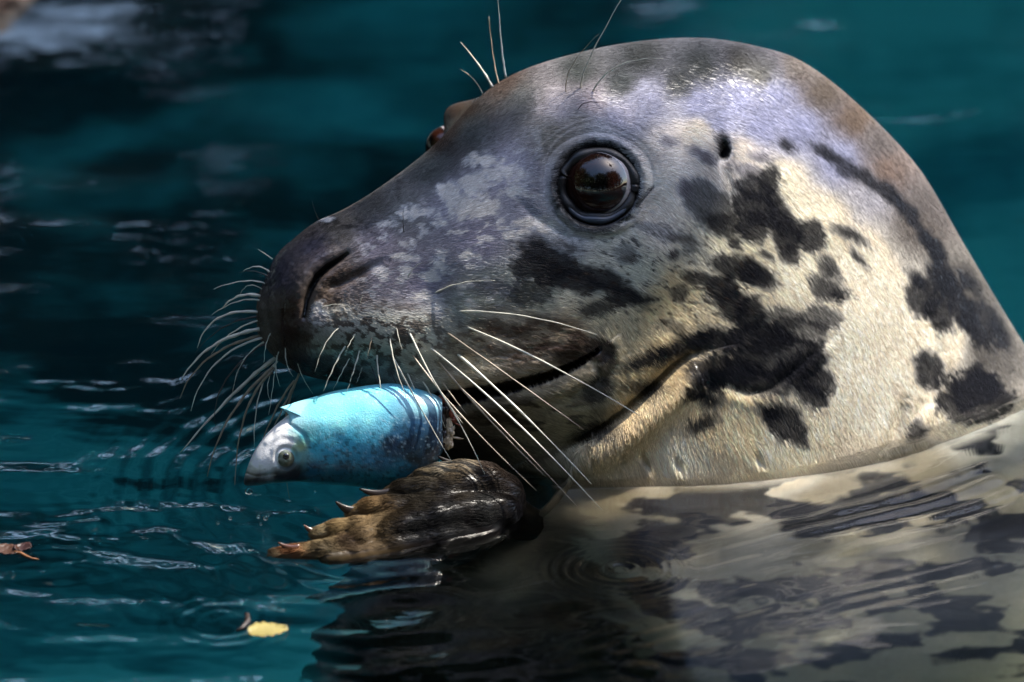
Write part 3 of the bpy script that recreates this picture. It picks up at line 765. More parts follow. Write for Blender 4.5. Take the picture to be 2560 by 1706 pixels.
def grow_body_hair(count):
    # near side, above water, inside the frame
    ok = (PX > 600) & (PX < 2620) & (PY < waterline(PX) + 12) & (s_[None, :] > 0.01)
    A = np.stack([PX, PY, PZ], -1)
    quad = ok[:-1, :-1]
    idx = np.argwhere(quad)
    i, j = idx[:, 0], idx[:, 1]
    ok2 = j < NV - 1
    i, j = i[ok2], j[ok2]
    a, b, c = A[i, j], A[i + 1, j], A[i, j + 1]
    area = np.linalg.norm(np.cross(b - a, c - a), axis=1)
    pick = rng.choice(len(i), count, p=area / area.sum())
    i, j, a, b, c = i[pick], j[pick], a[pick], b[pick], c[pick]
    r1, r2 = rng.random(count)[:, None], rng.random(count)[:, None]
    p = a + (b - a) * r1 + (c - a) * r2
    nn = np.cross(b - a, c - a); nn /= np.linalg.norm(nn, axis=1)[:, None] + 1e-9
    base_n = n[i, j]
    flip = np.sum(nn * base_n, 1) < 0; nn[flip] *= -1
    px, py = p[:, 0], p[:, 1]
    fx, fy = flow_dir(px, py)
    # clumping of wet hair: neighbours lean together
    cl1 = vnoise(px / 26, py / 26, 91) * 0.20 + vnoise(px / 8, py / 8, 92) * 0.12 + rng.normal(0, 0.07, count)
    ca, sa = np.cos(cl1), np.sin(cl1)
    dx, dy = fx * ca - fy * sa, fx * sa + fy * ca
    # skip bare skin
    ex, ey = px - EYE[0], py - EYE[1]
    keep = np.hypot(ex / 1.03, ey) > 102
    dm, tm, sm_ = poly_dist(px, py, MOUTH); keep &= dm > 20 * (1 - .45 * tm) * 1.3
    dn, tn, sn = poly_dist(px, py, NOSTRIL); keep &= dn > 12
    nose = np.hypot((px - 750) / 95, (py - 690) / 95)
    keep &= ~((nose < 1) & (rng.random(count) < 0.75))
    keep &= ~((np.hypot((px - 930) / 230, (py - 850) / 110) < 1) & (rng.random(count) < 0.5))
    keep &= np.hypot((px - 1812) / 16, (py - 377) / 26) > 1
    p, nn, px, py, dx, dy = p[keep], nn[keep], px[keep], py[keep], dx[keep], dy[keep]
    col, _ = coat(px + dx * 8, py + dy * 8, None)
    m = len(px)
    col = np.clip(col * (1 + rng.normal(0, 0.22, m))[:, None] * 1.15, 0.003, 0.88)
    # hairs thin on the muzzle, longer on cheek and throat
    L_ = (9 + 8 * smooth(900, 1700, px) + 8 * smooth(1000, 1150, py)) * rng.uniform(0.6, 1.3, m)
    W0 = tow(p[:, 0], p[:, 1], p[:, 2])
    Nw = nn[:, :1] * R_ - nn[:, 1:2] * U_ + nn[:, 2:] * T_
    Dw = dx[:, None] * R_ - dy[:, None] * U_
    Nw /= np.linalg.norm(Nw, axis=1)[:, None]
    if np.mean(Nw @ T_) < 0: Nw = -Nw
    rad = rng.uniform(0.4, 0.85, m) * S * 0.75
    return build_hair('fur', W0, Nw, Dw, L_ * S, rad, col, seal, fur_hair_mat, lift=0.07)
grow_body_hair(270000)

# ------------------------------------------------------------------ eyes
def build_eye(cx, cy, r, z, near=True, look=(0.02, 0.10, 1.0)):
    """eyeball with pupil, dark brown iris and a sliver of white; cx, cy, r in photograph pixels"""
    lk = Vector(look).normalized()
    ax = (Vector(R_) * lk.x + Vector(U_) * lk.y + Vector(T_) * lk.z).normalized()
    bm = bmesh.new()
    bmesh.ops.create_uvsphere(bm, u_segments=64, v_segments=48, radius=r * S)
    for v in bm.verts:                     # cornea bulges at +Z
        a = math.acos(max(-1, min(1, v.co.z / (r * S))))
        if a < 0.85: v.co *= 1 + 0.05 * math.cos(a / 0.85 * math.pi / 2)
    me = bpy.data.meshes.new('eye'); bm.to_mesh(me); bm.free()
    for p in me.polygons: p.use_smooth = True
    m, N, L, B = new_mat('seal eye')
    tc = N.new('ShaderNodeTexCoord')
    nrm = N.new('ShaderNodeVectorMath'); nrm.operation = 'NORMALIZE'
    L.new(tc.outputs['Object'], nrm.inputs[0])
    sp = N.new('ShaderNodeSeparateXYZ'); L.new(nrm.outputs[0], sp.inputs[0])
    nz = N.new('ShaderNodeTexNoise'); nz.inputs['Scale'].default_value = 5; nz.inputs['Detail'].default_value = 5
    L.new(nrm.outputs[0], nz.inputs['Vector'])
    ad = N.new('ShaderNodeMath'); ad.operation = 'MULTIPLY_ADD'; ad.inputs[1].default_value = 0.02
    L.new(nz.outputs['Fac'], ad.inputs[0]); L.new(sp.outputs['Z'], ad.inputs[2])
    cr = N.new('ShaderNodeValToRGB'); e = cr.color_ramp.elements
    e[0].position = 0.0; e[0].color = (.55, .50, .52, 1)
    e[1].position = 1.0; e[1].color = (.004, .003, .003, 1)
    for p_, c in ((.60, (.55, .50, .52, 1)), (.64, (.012, .008, .01, 1)), (.70, (.03, .010, .007, 1)), (.90, (.04, .012, .007, 1)), (.955, (.02, .007, .005, 1)), (.975, (.004, .003, .003, 1))):
        q = e.new(p_); q.color = c
    L.new(ad.outputs[0], cr.inputs[0])
    mx = N.new('ShaderNodeMix'); mx.data_type = 'RGBA'; mx.blend_type = 'MULTIPLY'; mx.inputs[0].default_value = 0.6
    n2 = N.new('ShaderNodeTexNoise'); n2.inputs['Scale'].default_value = 9; n2.inputs['Detail'].default_value = 6
    L.new(nrm.outputs[0], n2.inputs['Vector'])
    L.new(cr.outputs[0], mx.inputs[6]); L.new(n2.outputs['Fac'], mx.inputs[7]); L.new(mx.outputs[2], B.inputs['Base Color'])
    B.inputs['Roughness'].default_value = 0.6; B.inputs['Specular IOR Level'].default_value = 0.0
    B.inputs['Coat Weight'].default_value = 1.0; B.inputs['Coat Roughness'].default_value = 0.01
    B.inputs['Coat IOR'].default_value = 1.6
    me.materials.append(m)
    o = bpy.data.objects.new('eye', me); COL.objects.link(o); o.parent = seal
    o.location = V(cx, cy, z)
    o.rotation_euler = ax.to_track_quat('Z', 'Y').to_euler()
    return o
hp, hn, zr = surf(EYE[0] - 128, EYE[1])
hp, hn, zr2 = surf(EYE[0] + 128, EYE[1] + 10)
hp, hn, zr3 = surf(EYE[0], EYE[1] - 128)
hp, hn, zr4 = surf(EYE[0], EYE[1] + 128)
zrim = (zr + zr2 + zr3 + zr4) / 4
print('eye rim z', zr, zr2, zr3, zr4)
eyeR = 96
build_eye(EYE[0] - 2, EYE[1] - 2, eyeR, zrim - 62, look=(-0.03, 0.08, 1.0))
lid_mat = simple_mat('wet black lid skin', (.010, .009, .010), 0.38, 0.5, coat=0.12, bump=0.3, bscale=2500)
def lid_ring(cx, cy, rx, ry, z0, rad, name, tilt=(0, 0), label=None, a0=0, a1=360, mat=lid_mat, bulge=0):
    pts = []; rr = []
    n_ = 72
    for k in range(n_ + 1):
        a = math.radians(a0 + (a1 - a0) * k / n_)
        wob = 1 + 0.012 * math.sin(5 * a) + 0.008 * math.sin(9 * a + 1)
        x = cx + rx * wob * math.cos(a); y = cy - ry * wob * math.sin(a)
        pts.append(V(x, y, z0 + tilt[0] * (x - cx) + tilt[1] * (y - cy)))
        e = 1 if a1 - a0 >= 360 else max(0.03, math.sin(math.pi * k / n_)) ** 1.2
        rr.append(rad * S * e * (1 + 0.15 * math.sin(7 * a)))
    vs, fs = tube(pts, rr, 12)
    o = mesh_from(name, np.array([tuple(v) for v in vs]), fs, mat, seal)
    if label: o['label'] = label
    return o
tx, ty = (zr2 - zr) / 256, (zr4 - zr3) / 256
tx *= 0.6; ty *= 0.6
lid_ring(EYE[0], EYE[1] - 2, 93, 82, zrim - 12, 14, 'eyelid', (tx, ty))
lid_ring(EYE[0], EYE[1] - 2, 92, 88, zrim - 2, 9, 'eyelid', (tx, ty), a0=190, a1=350, label='wet grey lower rim of the eye', mat=simple_mat('wet grey lid rim', (.07, .08, .11), 0.3, 0.5, coat=0.35))
# far eye, half hidden by the ridge of the snout
build_eye(1120, 370, 56, -150, look=(-0.85, 0.25, 0.45))

# ------------------------------------------------------------------ whiskers
wh_pale = simple_mat('pale whisker', (.62, .60, .50), 0.3, 0.6, noise_scale=300, amt=0.35)
wh_tan = simple_mat('tan whisker', (.30, .24, .17), 0.35, 0.6, noise_scale=300, amt=0.4)
wh_dark = simple_mat('dark whisker', (.04, .03, .03), 0.35, 0.6)
def zwater(py, above=14):
    return (HW + (py - 853) * math.cos(PITCH)) / math.sin(PITCH) + above / math.sin(PITCH)
def whisker(pts, thick, mat, zout, base_z=None):
    (x0, y0), (x1, y1), (x2, y2) = pts
    ln = math.hypot(x2 - x0, y2 - y0)
    thick *= 0.85 if zout > 0 else 1
    if base_z is None:
        _, _, z0 = surf(x0, y0)
    else: z0 = base_z
    zz = z0 + zout * ln
    path = []; rad = []
    n_ = 16
    # quadratic through the middle point
    cx, cy = 2 * x1 - (x0 + x2) / 2, 2 * y1 - (y0 + y2) / 2
    for k in range(n_ + 1):
        t = k / n_
        x = (1 - t) ** 2 * x0 + 2 * t * (1 - t) * cx + t * t * x2
        y = (1 - t) ** 2 * y0 + 2 * t * (1 - t) * cy + t * t * y2
        z = z0 - 6 + (zz - z0 + 6) * (1 - (1 - t) ** 1.6)
        z = max(z, zwater(y, 6)) if t > 0.2 else z
        wig = 1.2 * math.sin(t * 23 + x0) * min(1, t * 3)
        path.append(V(x + wig * 0.5, y + wig * 0.5, z))
        # beaded, as a seal's whisker is
        bead = 1 + 0.22 * math.sin(t * ln / 5.5 + x0)
        rad.append(1.25 * thick * S * (1 - 0.78 * t ** 1.3) * bead)
    vs, fs = tube(path, rad, 7)
    mesh_from('whisker', np.array([tuple(v) for v in vs]), fs, mat, seal)
def Z8(*p): return [(420 + .4465 * x, 600 + .4465 * y) for x, y in p]
def Z1(*p): return [(600 + .3826 * x, 400 + .3826 * y) for x, y in p]
def Z2(*p): return [(1000 + .357 * x, 80 + .357 * y) for x, y in p]
def ZF(*p): return [(1.088 * x, 1.088 * y) for x, y in p]
P_, T2, K_ = wh_pale, wh_tan, wh_dark
for pts, th, mt in (
    (Z8((585, 108), (548, 82), (503, 52)), 1.6, P_), (Z8((570, 182), (500, 150), (422, 175)), 2.0, P_), (Z8((566, 208), (480, 175), (400, 185)), 1.2, K_),
    (Z8((545, 245), (420, 232), (255, 275)), 1.8, P_), (Z8((530, 278), (455, 255), (405, 305)), 1.2, P_), (Z8((520, 316), (400, 315), (305, 380)), 3.4, P_),
    (Z8((515, 340), (390, 345), (245, 420)), 1.8, P_), (Z8((505, 405), (280, 440), (163, 605)), 3.0, P_), (Z8((505, 430), (310, 490), (150, 635)), 1.8, K_),
    (Z8((505, 452), (360, 520), (240, 640)), 1.8, P_), (Z8((515, 500), (250, 595), (76, 782)), 4.2, P_), (Z8((520, 536), (225, 665), (66, 888)), 3.0, T2),
    (Z8((532, 548), (270, 690), (127, 958)), 2.4, P_), (Z8((540, 570), (415, 690), (362, 865)), 1.8, P_), (Z8((552, 580), (440, 660), (372, 810)), 1.6, K_),
    (Z8((605, 660), (360, 870), (70, 1190)), 4.6, P_), (Z8((590, 712), (350, 985), (219, 1325)), 3.4, T2), (Z8((580, 740), (430, 985), (375, 1375)), 3.0, T2),
    (Z8((602, 690), (510, 870), (482, 1160)), 2.0, P_), (Z8((615, 680), (562, 790), (570, 895)), 1.3, P_), (Z8((420, 672), (290, 850), (265, 1042)), 2.0, K_),
    (Z8((708, 790), (600, 960), (480, 1260)), 2.6, T2), (Z8((722, 780), (640, 950), (560, 1120)), 2.6, T2), (Z8((738, 740), (708, 820), (708, 902)), 1.6, K_),
    (Z8((735, 750), (650, 1080), (682, 1450)), 2.4, T2), (Z8((658, 600), (665, 690), (700, 765)), 1.3, P_), (Z8((580, 515), (548, 590), (538, 692)), 1.2, P_),
    (Z8((725, 685), (755, 770), (812, 862)), 1.0, P_), (Z8((625, 615), (605, 715), (628, 822)), 1.2, P_), (Z8((610, 640), (590, 800), (565, 980)), 1.1, P_)):
    whisker(pts, th, mt, -0.12)
for pts, th, mt in (
    (Z1((665, 1085), (560, 1200), (490, 1385)), 1.7, P_), (Z1((765, 1120), (722, 1190), (690, 1260)), 1.5, P_), (Z1((695, 1205), (620, 1340), (545, 1510)), 2.0, P_),
    (Z1((720, 1290), (665, 1390), (608, 1505)), 1.5, P_), (Z1((785, 1235), (745, 1370), (692, 1530)), 2.1, P_), (Z1((865, 1145), (848, 1220), (825, 1315)), 1.4, T2),
    (Z1((895, 1265), (905, 1400), (935, 1560)), 2.2, P_), (Z1((980, 1150), (1010, 1330), (1090, 1560)), 2.1, P_), (Z1((1012, 1040), (1036, 1160), (1062, 1245)), 1.4, P_),
    (Z1((1100, 1115), (1185, 1290), (1290, 1500)), 2.4, P_), (Z1((800, 1350), (780, 1410), (760, 1460)), 1.2, P_), (Z1((855, 1340), (900, 1450), (980, 1590)), 1.4, K_),
    (Z1((1090, 1385), (1140, 1500), (1200, 1640)), 2.0, P_), (Z1((1210, 1365), (1290, 1480), (1400, 1640)), 1.8, T2), (Z1((1300, 1420), (1400, 1560), (1480, 1660)), 2.0, T2),
    (Z1((985, 1380), (1060, 1540), (1140, 1660)), 1.3, K_), (Z1((1180, 1430), (1260, 1560), (1340, 1750)), 2.0, P_),
    (ZF((1040, 716), (1205, 727), (1372, 770)), 2.4, P_), (ZF((1068, 750), (1255, 835), (1472, 957)), 3.0, P_), (ZF((1020, 760), (1170, 865), (1340, 987)), 2.4, T2),
    (ZF((1048, 812), (1195, 945), (1358, 1112)), 3.4, P_), (ZF((985, 797), (1175, 960), (1383, 1172)), 3.0, P_), (ZF((1035, 870), (1170, 1000), (1325, 1163)), 2.4, T2),
    (ZF((1005, 828), (1120, 960), (1255, 1097)), 2.6, T2), (ZF((945, 812), (1060, 955), (1232, 1127)), 2.6, T2), (ZF((965, 840), (1040, 945), (1115, 1092)), 2.4, P_),
    (ZF((900, 815), (962, 930), (1038, 1062)), 2.2, P_), (ZF((942, 765), (1000, 880), (1065, 975)), 2.2, P_), (ZF((990, 680), (1055, 652), (1138, 645)), 1.8, P_),
    (Z1((1090, 790), (1130, 715), (1190, 670)), 1.1, P_), (Z1((510, 985), (590, 948), (690, 950)), 1.2, P_), (Z1((790, 960), (790, 910), (805, 885)), 1.0, P_),
    (Z1((1075, 490), (1066, 400), (1070, 310)), 1.2, K_), (Z1((515, 392), (492, 340), (470, 265)), 1.2, K_),
    (Z2((1272, 398), (1325, 190), (1570, -260)), 2.4, P_), (Z2((1165, 430), (1205, 235), (1395, 15)), 1.3, T2), (Z2((1345, 428), (1530, 238), (1842, 186)), 2.3, P_), (Z2((1240, 560), (1320, 492), (1480, 522)), 1.2, K_)):
    whisker(pts, th, mt, 0.18)
for pts, th, mt in ((Z2((742, 316), (712, 110), (684, -260)), 2.6, P_), (Z2((694, 368), (655, 190), (622, -110)), 1.7, T2), (Z2((650, 392), (560, 245), (426, 74)), 2.6, P_), (Z2((582, 440), (512, 330), (420, 262)), 1.3, T2)):
    whisker(pts, th, mt, -0.15)

# dark pits where the near whiskers leave the pad are painted by the coat; small raised roots:
# ------------------------------------------------------------------ the fore flipper, grown from soft balls into one skin
def build_flipper():
    mb = bpy.data.metaballs.new('flipper_source'); mb.resolution = 0.055; mb.render_resolution = 0.055; mb.threshold = 0.35
    mo = bpy.data.objects.new('flipper_source', mb); COL.objects.link(mo)
    def ball(x, y, z, r):
        e = mb.elements.new(); e.type = 'BALL'; e.co = ((x - 1280) / 100, (853 - y) / 100, z / 100); e.radius = r / 100 * 1.42
        e.stiffness = 4
    def chain(pts, step=9):
        for (a, b) in zip(pts[:-1], pts[1:]):
            L_ = math.dist(a[:3], b[:3]); k = max(1, int(L_ / step))
            for i in range(k + 1):
                t = i / k
                ball(*[a[q] + (b[q] - a[q]) * t for q in range(4)])
    # wrist and palm
    chain([(1258, 1240, 370, 50), (1215, 1225, 385, 52), (1150, 1232, 415, 50), (1085, 1252, 450, 40)], 16)
    chain([(1250, 1285, 410, 52), (1170, 1295, 460, 54), (1080, 1305, 510, 46), (990, 1325, 560, 36)], 16)
    chain([(1200, 1340, 440, 60), (1090, 1360, 510, 55), (980, 1380, 570, 44), (890, 1395, 620, 30), (820, 1400, 650, 22)], 16)
    chain([(1250, 1260, 360, 50), (1300, 1400, 240, 66), (1400, 1500, 180, 80)], 22)
    chain([(1105, 1235, 440, 32), (1040, 1272, 478, 32), (975, 1312, 533, 32), (900, 1352, 598, 30)], 12)
    chain([(1120, 1260, 450, 44), (1040, 1300, 510, 42), (960, 1345, 570, 38)], 14)
    # five digits
    chain([(1220, 1205, 390, 42), (1160, 1192, 402, 36), (1105, 1188, 410, 28), (1060, 1196, 418, 22), (1035, 1205, 420, 18)])
    chain([(1130, 1240, 440, 36), (1060, 1232, 452, 34), (1010, 1232, 455, 30), (978, 1242, 458, 24)])
    chain([(1060, 1285, 490, 36), (980, 1276, 504, 34), (930, 1278, 510, 30), (896, 1288, 512, 24)])
    chain([(980, 1330, 545, 36), (900, 1328, 560, 32), (845, 1330, 566, 28), (806, 1338, 570, 22)])
    chain([(880, 1370, 600, 34), (800, 1382, 624, 26), (740, 1386, 636, 22), (696, 1388, 646, 16)])
    dg = bpy.context.evaluated_depsgraph_get(); dg.update()
    ev = mo.evaluated_get(dg); me = ev.to_mesh()
    vv = np.zeros(len(me.vertices) * 3); me.vertices.foreach_get('co', vv); vv = vv.reshape(-1, 3)
    faces = [tuple(p.vertices) for p in me.polygons]
    nn_ = np.zeros(len(me.vertices) * 3); me.vertices.foreach_get('normal', nn_); nn_ = nn_.reshape(-1, 3)
    ev.to_mesh_clear()
    bpy.data.objects.remove(mo); bpy.data.metaballs.remove(mb)
    x, y, z = vv[:, 0] * 100 + 1280, 853 - vv[:, 1] * 100, vv[:, 2] * 100
    dd = 1.8 * fbm(x / 40, (y + z * 0.4) / 40, 131, 3)
    x = x + nn_[:, 0] * dd; y = y - nn_[:, 1] * dd; z = z + nn_[:, 2] * dd
    return x, y, z, nn_, faces
fx_, fy_, fz_, fn_, ff_ = build_flipper()
FB = np.array([(1120, 1172, .72, .60, .42), (1180, 1162, .68, .55, .38), (1150, 1180, .6, .45, .28), (1060, 1178, .42, .33, .2), (1230, 1170, .22, .15, .11), (1290, 1210, .20, .14, .11), (1300, 1260, .10, .07, .05), (1180, 1205, .07, .05, .035), (1120, 1215, .05, .035, .022),
    (1220, 1260, .022, .016, .012), (1120, 1280, .018, .014, .01), (1040, 1215, .30, .25, .17), (1000, 1235, .18, .14, .09), (980, 1255, .30, .19, .09), (930, 1262, .32, .20, .09), (960, 1290, .26, .18, .09), (890, 1285, .32, .22, .11), (1040, 1310, .03, .022, .014),
    (860, 1310, .38, .26, .12), (800, 1328, .46, .36, .2), (780, 1340, .40, .28, .14), (880, 1340, .08, .05, .03), (740, 1365, .25, .10, .04), (690, 1380, .22, .17, .10), (820, 1380, .12, .09, .05), (1150, 1340, .05, .04, .025), (1300, 1400, .02, .02, .015), (1500, 1500, .03, .02, .02)])
def flip_col(px, py):
    wx = px + 10 * fbm(px / 24, py / 24, 141, 3); wy = py + 10 * fbm(px / 24, py / 24, 142, 3)
    W = 0; C = np.zeros(px.shape + (3,))
    for x, y, r, g, b in FB:
        k = 1 / ((wx - x) ** 2 + (wy - y) ** 2 + 120) ** 1.8
        W = W + k; C += k[..., None] * np.array((r, g, b))
    C = C / W[..., None] * (1 + 0.3 * fbm(px / 14, py / 5, 143, 2))[..., None]
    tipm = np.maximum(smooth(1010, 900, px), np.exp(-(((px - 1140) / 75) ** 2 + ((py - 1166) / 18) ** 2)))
    C *= (0.07 + 0.28 * tipm)[..., None]  # dark palm skin lowered further to paint in its shade
    return np.clip(C, .004, .8)
fc = np.concatenate([flip_col(fx_, fy_), np.full((len(fx_), 1), 0.35)], 1)
flip = mesh_from('flipper', tow(fx_, fy_, fz_), ff_, tint_mat('flipper skin', rough=0.28, spec=0.16, bump=0.15, bscale=1800), seal, colors=fc)
# hair on the flipper
fa = np.array([f[:3] for f in ff_])
A_ = np.stack([fx_, fy_, fz_], -1)
ar = np.linalg.norm(np.cross(A_[fa[:, 1]] - A_[fa[:, 0]], A_[fa[:, 2]] - A_[fa[:, 0]]), axis=1)
okf = (fn_[fa[:, 0], 2] > -0.2) & (A_[fa[:, 0], 2] > zwater(A_[fa[:, 0], 1], -8))
ar = ar * okf * (0.15 + smooth(.02, .08, flip_col(A_[fa[:, 0], 0], A_[fa[:, 0], 1])[:, 0]))
pk = rng.choice(len(fa), 26000, p=ar / ar.sum())
w1 = rng.random((26000, 1)); w2 = rng.random((26000, 1)) * (1 - w1)
pp = A_[fa[pk, 0]] * (1 - w1 - w2) + A_[fa[pk, 1]] * w1 + A_[fa[pk, 2]] * w2
nn2 = fn_[fa[pk, 0]]
Nw = nn2[:, :1] * R_ + nn2[:, 1:2] * U_ + nn2[:, 2:] * T_
an = np.radians(165 + 25 * vnoise(pp[:, 0] / 30, pp[:, 1] / 30, 151) + rng.normal(0, 8, 26000))
Dw = np.cos(an)[:, None] * R_ + np.sin(an)[:, None] * U_ * -1
hcf = np.clip(flip_col(pp[:, 0], pp[:, 1]) * (1 + rng.normal(0, .25, 26000))[:, None] * 1.15, .003, .85)
build_hair('flipper_fur', tow(pp[:, 0], pp[:, 1], pp[:, 2]), Nw, Dw, rng.uniform(12, 26, 26000) * S, rng.uniform(.5, 1.1, 26000) * S * 0.9, hcf, seal, flip_hair_mat, lift=0.12)

claw_mat = simple_mat('claw horn', (.018, .012, .010), 0.4, 0.3, coat=0.1, noise_scale=250, amt=0.5)
claw_tan = simple_mat('reddish claw horn', (.10, .04, .02), 0.3, 0.6, coat=0.4, noise_scale=250, amt=0.5)
def claw(base, tip, w, z, dz=0, mat=claw_mat):
    """curved, keeled claw from base to tip"""
    n_ = 12; pts = []; vs = []; fs = []
    bx, by = base; tx_, ty_ = tip
    dx, dy = tx_ - bx, ty_ - by; L_ = math.hypot(dx, dy); ux, uy = dx / L_, dy / L_; nx, ny = -uy, ux
    sd = 14
    for k in range(n_ + 1):
        t = k / n_
        cx = bx + dx * t + nx * math.sin(t * math.pi) * -0.10 * L_; cy = by + dy * t + ny * math.sin(t * math.pi) * -0.10 * L_
        hw = w * (1 - t) ** 0.75 + 0.6
        for j in range(sd):
            a = 2 * math.pi * j / sd
            q = math.cos(a) * hw * (1.25 if math.cos(a) > 0 else .8); zz = math.sin(a) * hw * 0.55
            vs.append(V(cx + nx * q, cy + ny * q, z + dz * t + zz))
    for k in range(n_):
        for j in range(sd):
            j2 = (j + 1) % sd
            fs.append((k * sd + j, k * sd + j2, (k + 1) * sd + j2, (k + 1) * sd + j))
    fs.append(tuple(range(sd))[::-1]); fs.append(tuple(n_ * sd + j for j in range(sd)))
    mesh_from('claw', np.array([tuple(v) for v in vs]), fs, mat, seal)
claw((990, 1236), (897, 1222), 17, 468, 25)
claw((892, 1284), (838, 1254), 15, 520, 20)
claw((792, 1334), (758, 1312), 9, 572, 10, claw_tan)
claw((745, 1374), (694, 1356), 11, 652, 6, claw_tan)
claw((1190, 1172), (1092, 1140), 17, 385, 5)

# ------------------------------------------------------------------ the half-eaten fish
def Z5(x, y): return 580 + .3444 * x, 900 + .3444 * y
FS = [((84, 884), (84, 884), 0), ((90, 852), (96, 910), 22), ((104, 815), (140, 915), 36), ((132, 730), (200, 914), 50), ((172, 640), (262, 900), 60), ((232, 560), (330, 893), 66), ((312, 482), (400, 890), 69),
      ((395, 415), (480, 886), 70), ((470, 345), (560, 890), 75), ((560, 290), (640, 898), 79), ((660, 250), (720, 902), 82), ((760, 222), (820, 910), 84), ((860, 206), (920, 922), 85), ((960, 190), (1030, 940), 85), ((1070, 174), (1150, 945), 83),
      ((1180, 172), (1260, 930), 80), ((1290, 192), (1370, 880), 75), ((1390, 220), (1450, 800), 68), ((1470, 250), (1500, 725), 60), ((1525, 285), (1532, 665), 50)]
fz0 = 440 - 75
fst = spline([(*Z5(*a), *Z5(*b), w) for a, b, w in FS], 260)
fst[:, 4] = np.maximum(fst[:, 4], 0); fst[0, 4] = 0
ph = np.linspace(0, 2 * math.pi, 200, endpoint=False)
FX = (fst[:, 0] + fst[:, 2])[:, None] / 2 + (fst[:, 0] - fst[:, 2])[:, None] / 2 * np.cos(ph)
FY = (fst[:, 1] + fst[:, 3])[:, None] / 2 + (fst[:, 1] - fst[:, 3])[:, None] / 2 * np.cos(ph)
FZ = fz0 + fst[:, 4][:, None] * np.sign(np.sin(ph)) * np.abs(np.sin(ph)) ** 0.75 + 0 * FX
FZ = FZ - 0.06 * (FX - 900)
FE = (714, 1144)
fnn = normals(FX, FY, FZ)
if fnn[130, 50, 2] < 0: fnn = -fnn
fd = np.zeros(FX.shape)
r = np.hypot(FX - FE[0], FY - FE[1])
nearf = smooth(0, .3, np.sin(ph))[None, :]
fd -= 3 * np.exp(-((r - 25) / 4) ** 2) * nearf
fd += 1.5 * np.exp(-((r - 36) / 8) ** 2) * nearf
for pl, w, dp in (([(606, 1180), (640, 1192), (690, 1186)], 3, 3), ([Z5(420, 470), Z5(520, 540), Z5(560, 640), Z5(520, 760), Z5(480, 860)], 5, 2), ([Z5(300, 560), Z5(270, 650), Z5(300, 760)], 7, 1.2), ([Z5(250, 600), Z5(360, 540), Z5(450, 560)], 7, -1.5)):
    dist, t, sd = poly_dist(FX, FY, pl); fd -= dp * np.exp(-(dist / w) ** 2) * nearf
fd += 2.0 * fbm(FX / 70, FY / 50, 161, 2)
fd *= smooth(0, 10, np.arange(260))[:, None]
FX2, FY2, FZ2 = FX + fnn[..., 0] * fd, FY + fnn[..., 1] * fd, FZ + fnn[..., 2] * fd
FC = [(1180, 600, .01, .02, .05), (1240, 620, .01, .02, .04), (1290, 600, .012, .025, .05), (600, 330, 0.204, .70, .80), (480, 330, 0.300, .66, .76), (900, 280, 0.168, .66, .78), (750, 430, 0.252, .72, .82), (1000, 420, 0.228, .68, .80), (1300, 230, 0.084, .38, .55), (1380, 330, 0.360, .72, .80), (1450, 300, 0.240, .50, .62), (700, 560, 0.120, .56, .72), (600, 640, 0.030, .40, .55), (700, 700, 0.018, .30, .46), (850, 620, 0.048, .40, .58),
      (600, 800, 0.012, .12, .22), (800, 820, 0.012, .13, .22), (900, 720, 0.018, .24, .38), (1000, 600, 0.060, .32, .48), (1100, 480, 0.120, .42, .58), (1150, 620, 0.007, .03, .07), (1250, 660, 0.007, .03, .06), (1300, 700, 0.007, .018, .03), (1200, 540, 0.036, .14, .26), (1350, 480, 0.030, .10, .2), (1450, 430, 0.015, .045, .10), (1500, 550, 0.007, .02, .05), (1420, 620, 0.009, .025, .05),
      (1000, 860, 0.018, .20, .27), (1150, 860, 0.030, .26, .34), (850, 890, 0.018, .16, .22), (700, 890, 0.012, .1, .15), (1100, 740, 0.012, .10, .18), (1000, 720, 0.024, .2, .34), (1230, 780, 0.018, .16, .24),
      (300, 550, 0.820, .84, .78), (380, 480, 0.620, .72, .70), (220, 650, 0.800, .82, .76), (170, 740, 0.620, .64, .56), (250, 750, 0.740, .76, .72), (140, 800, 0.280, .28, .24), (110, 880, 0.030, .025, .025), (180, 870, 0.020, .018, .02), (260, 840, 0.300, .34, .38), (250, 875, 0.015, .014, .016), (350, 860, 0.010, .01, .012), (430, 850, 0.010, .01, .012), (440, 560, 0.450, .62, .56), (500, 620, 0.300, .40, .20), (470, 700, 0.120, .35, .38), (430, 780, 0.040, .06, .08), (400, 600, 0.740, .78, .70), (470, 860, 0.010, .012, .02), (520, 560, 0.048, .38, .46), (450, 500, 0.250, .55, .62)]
def fish_col(px, py):  # pale belly and dark back, upper side also brightened as if sunlit
    wx = px + 8 * fbm(px / 16, py / 16, 171, 4); wy = py + 8 * fbm(px / 16, py / 16, 172, 4)
    W = 0; C = np.zeros(px.shape + (3,))
    for X_, Y_, r_, g_, b_ in FC:
        x, y = Z5(X_, Y_)
        k = 1 / ((wx - x) ** 2 + (wy - y) ** 2 + 90) ** 1.9
        W = W + k; C += k[..., None] * np.array((r_, g_, b_))
    C /= W[..., None]
    body_ = smooth(745, 775, px)
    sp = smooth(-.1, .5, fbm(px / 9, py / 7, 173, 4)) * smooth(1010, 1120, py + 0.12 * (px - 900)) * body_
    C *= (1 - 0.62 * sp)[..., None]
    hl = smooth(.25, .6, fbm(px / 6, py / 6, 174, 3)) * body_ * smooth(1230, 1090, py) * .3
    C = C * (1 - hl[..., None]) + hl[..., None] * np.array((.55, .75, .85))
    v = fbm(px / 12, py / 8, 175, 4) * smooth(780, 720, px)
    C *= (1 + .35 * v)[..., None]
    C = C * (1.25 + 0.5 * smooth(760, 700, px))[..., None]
    return np.clip(C, .004, .9)
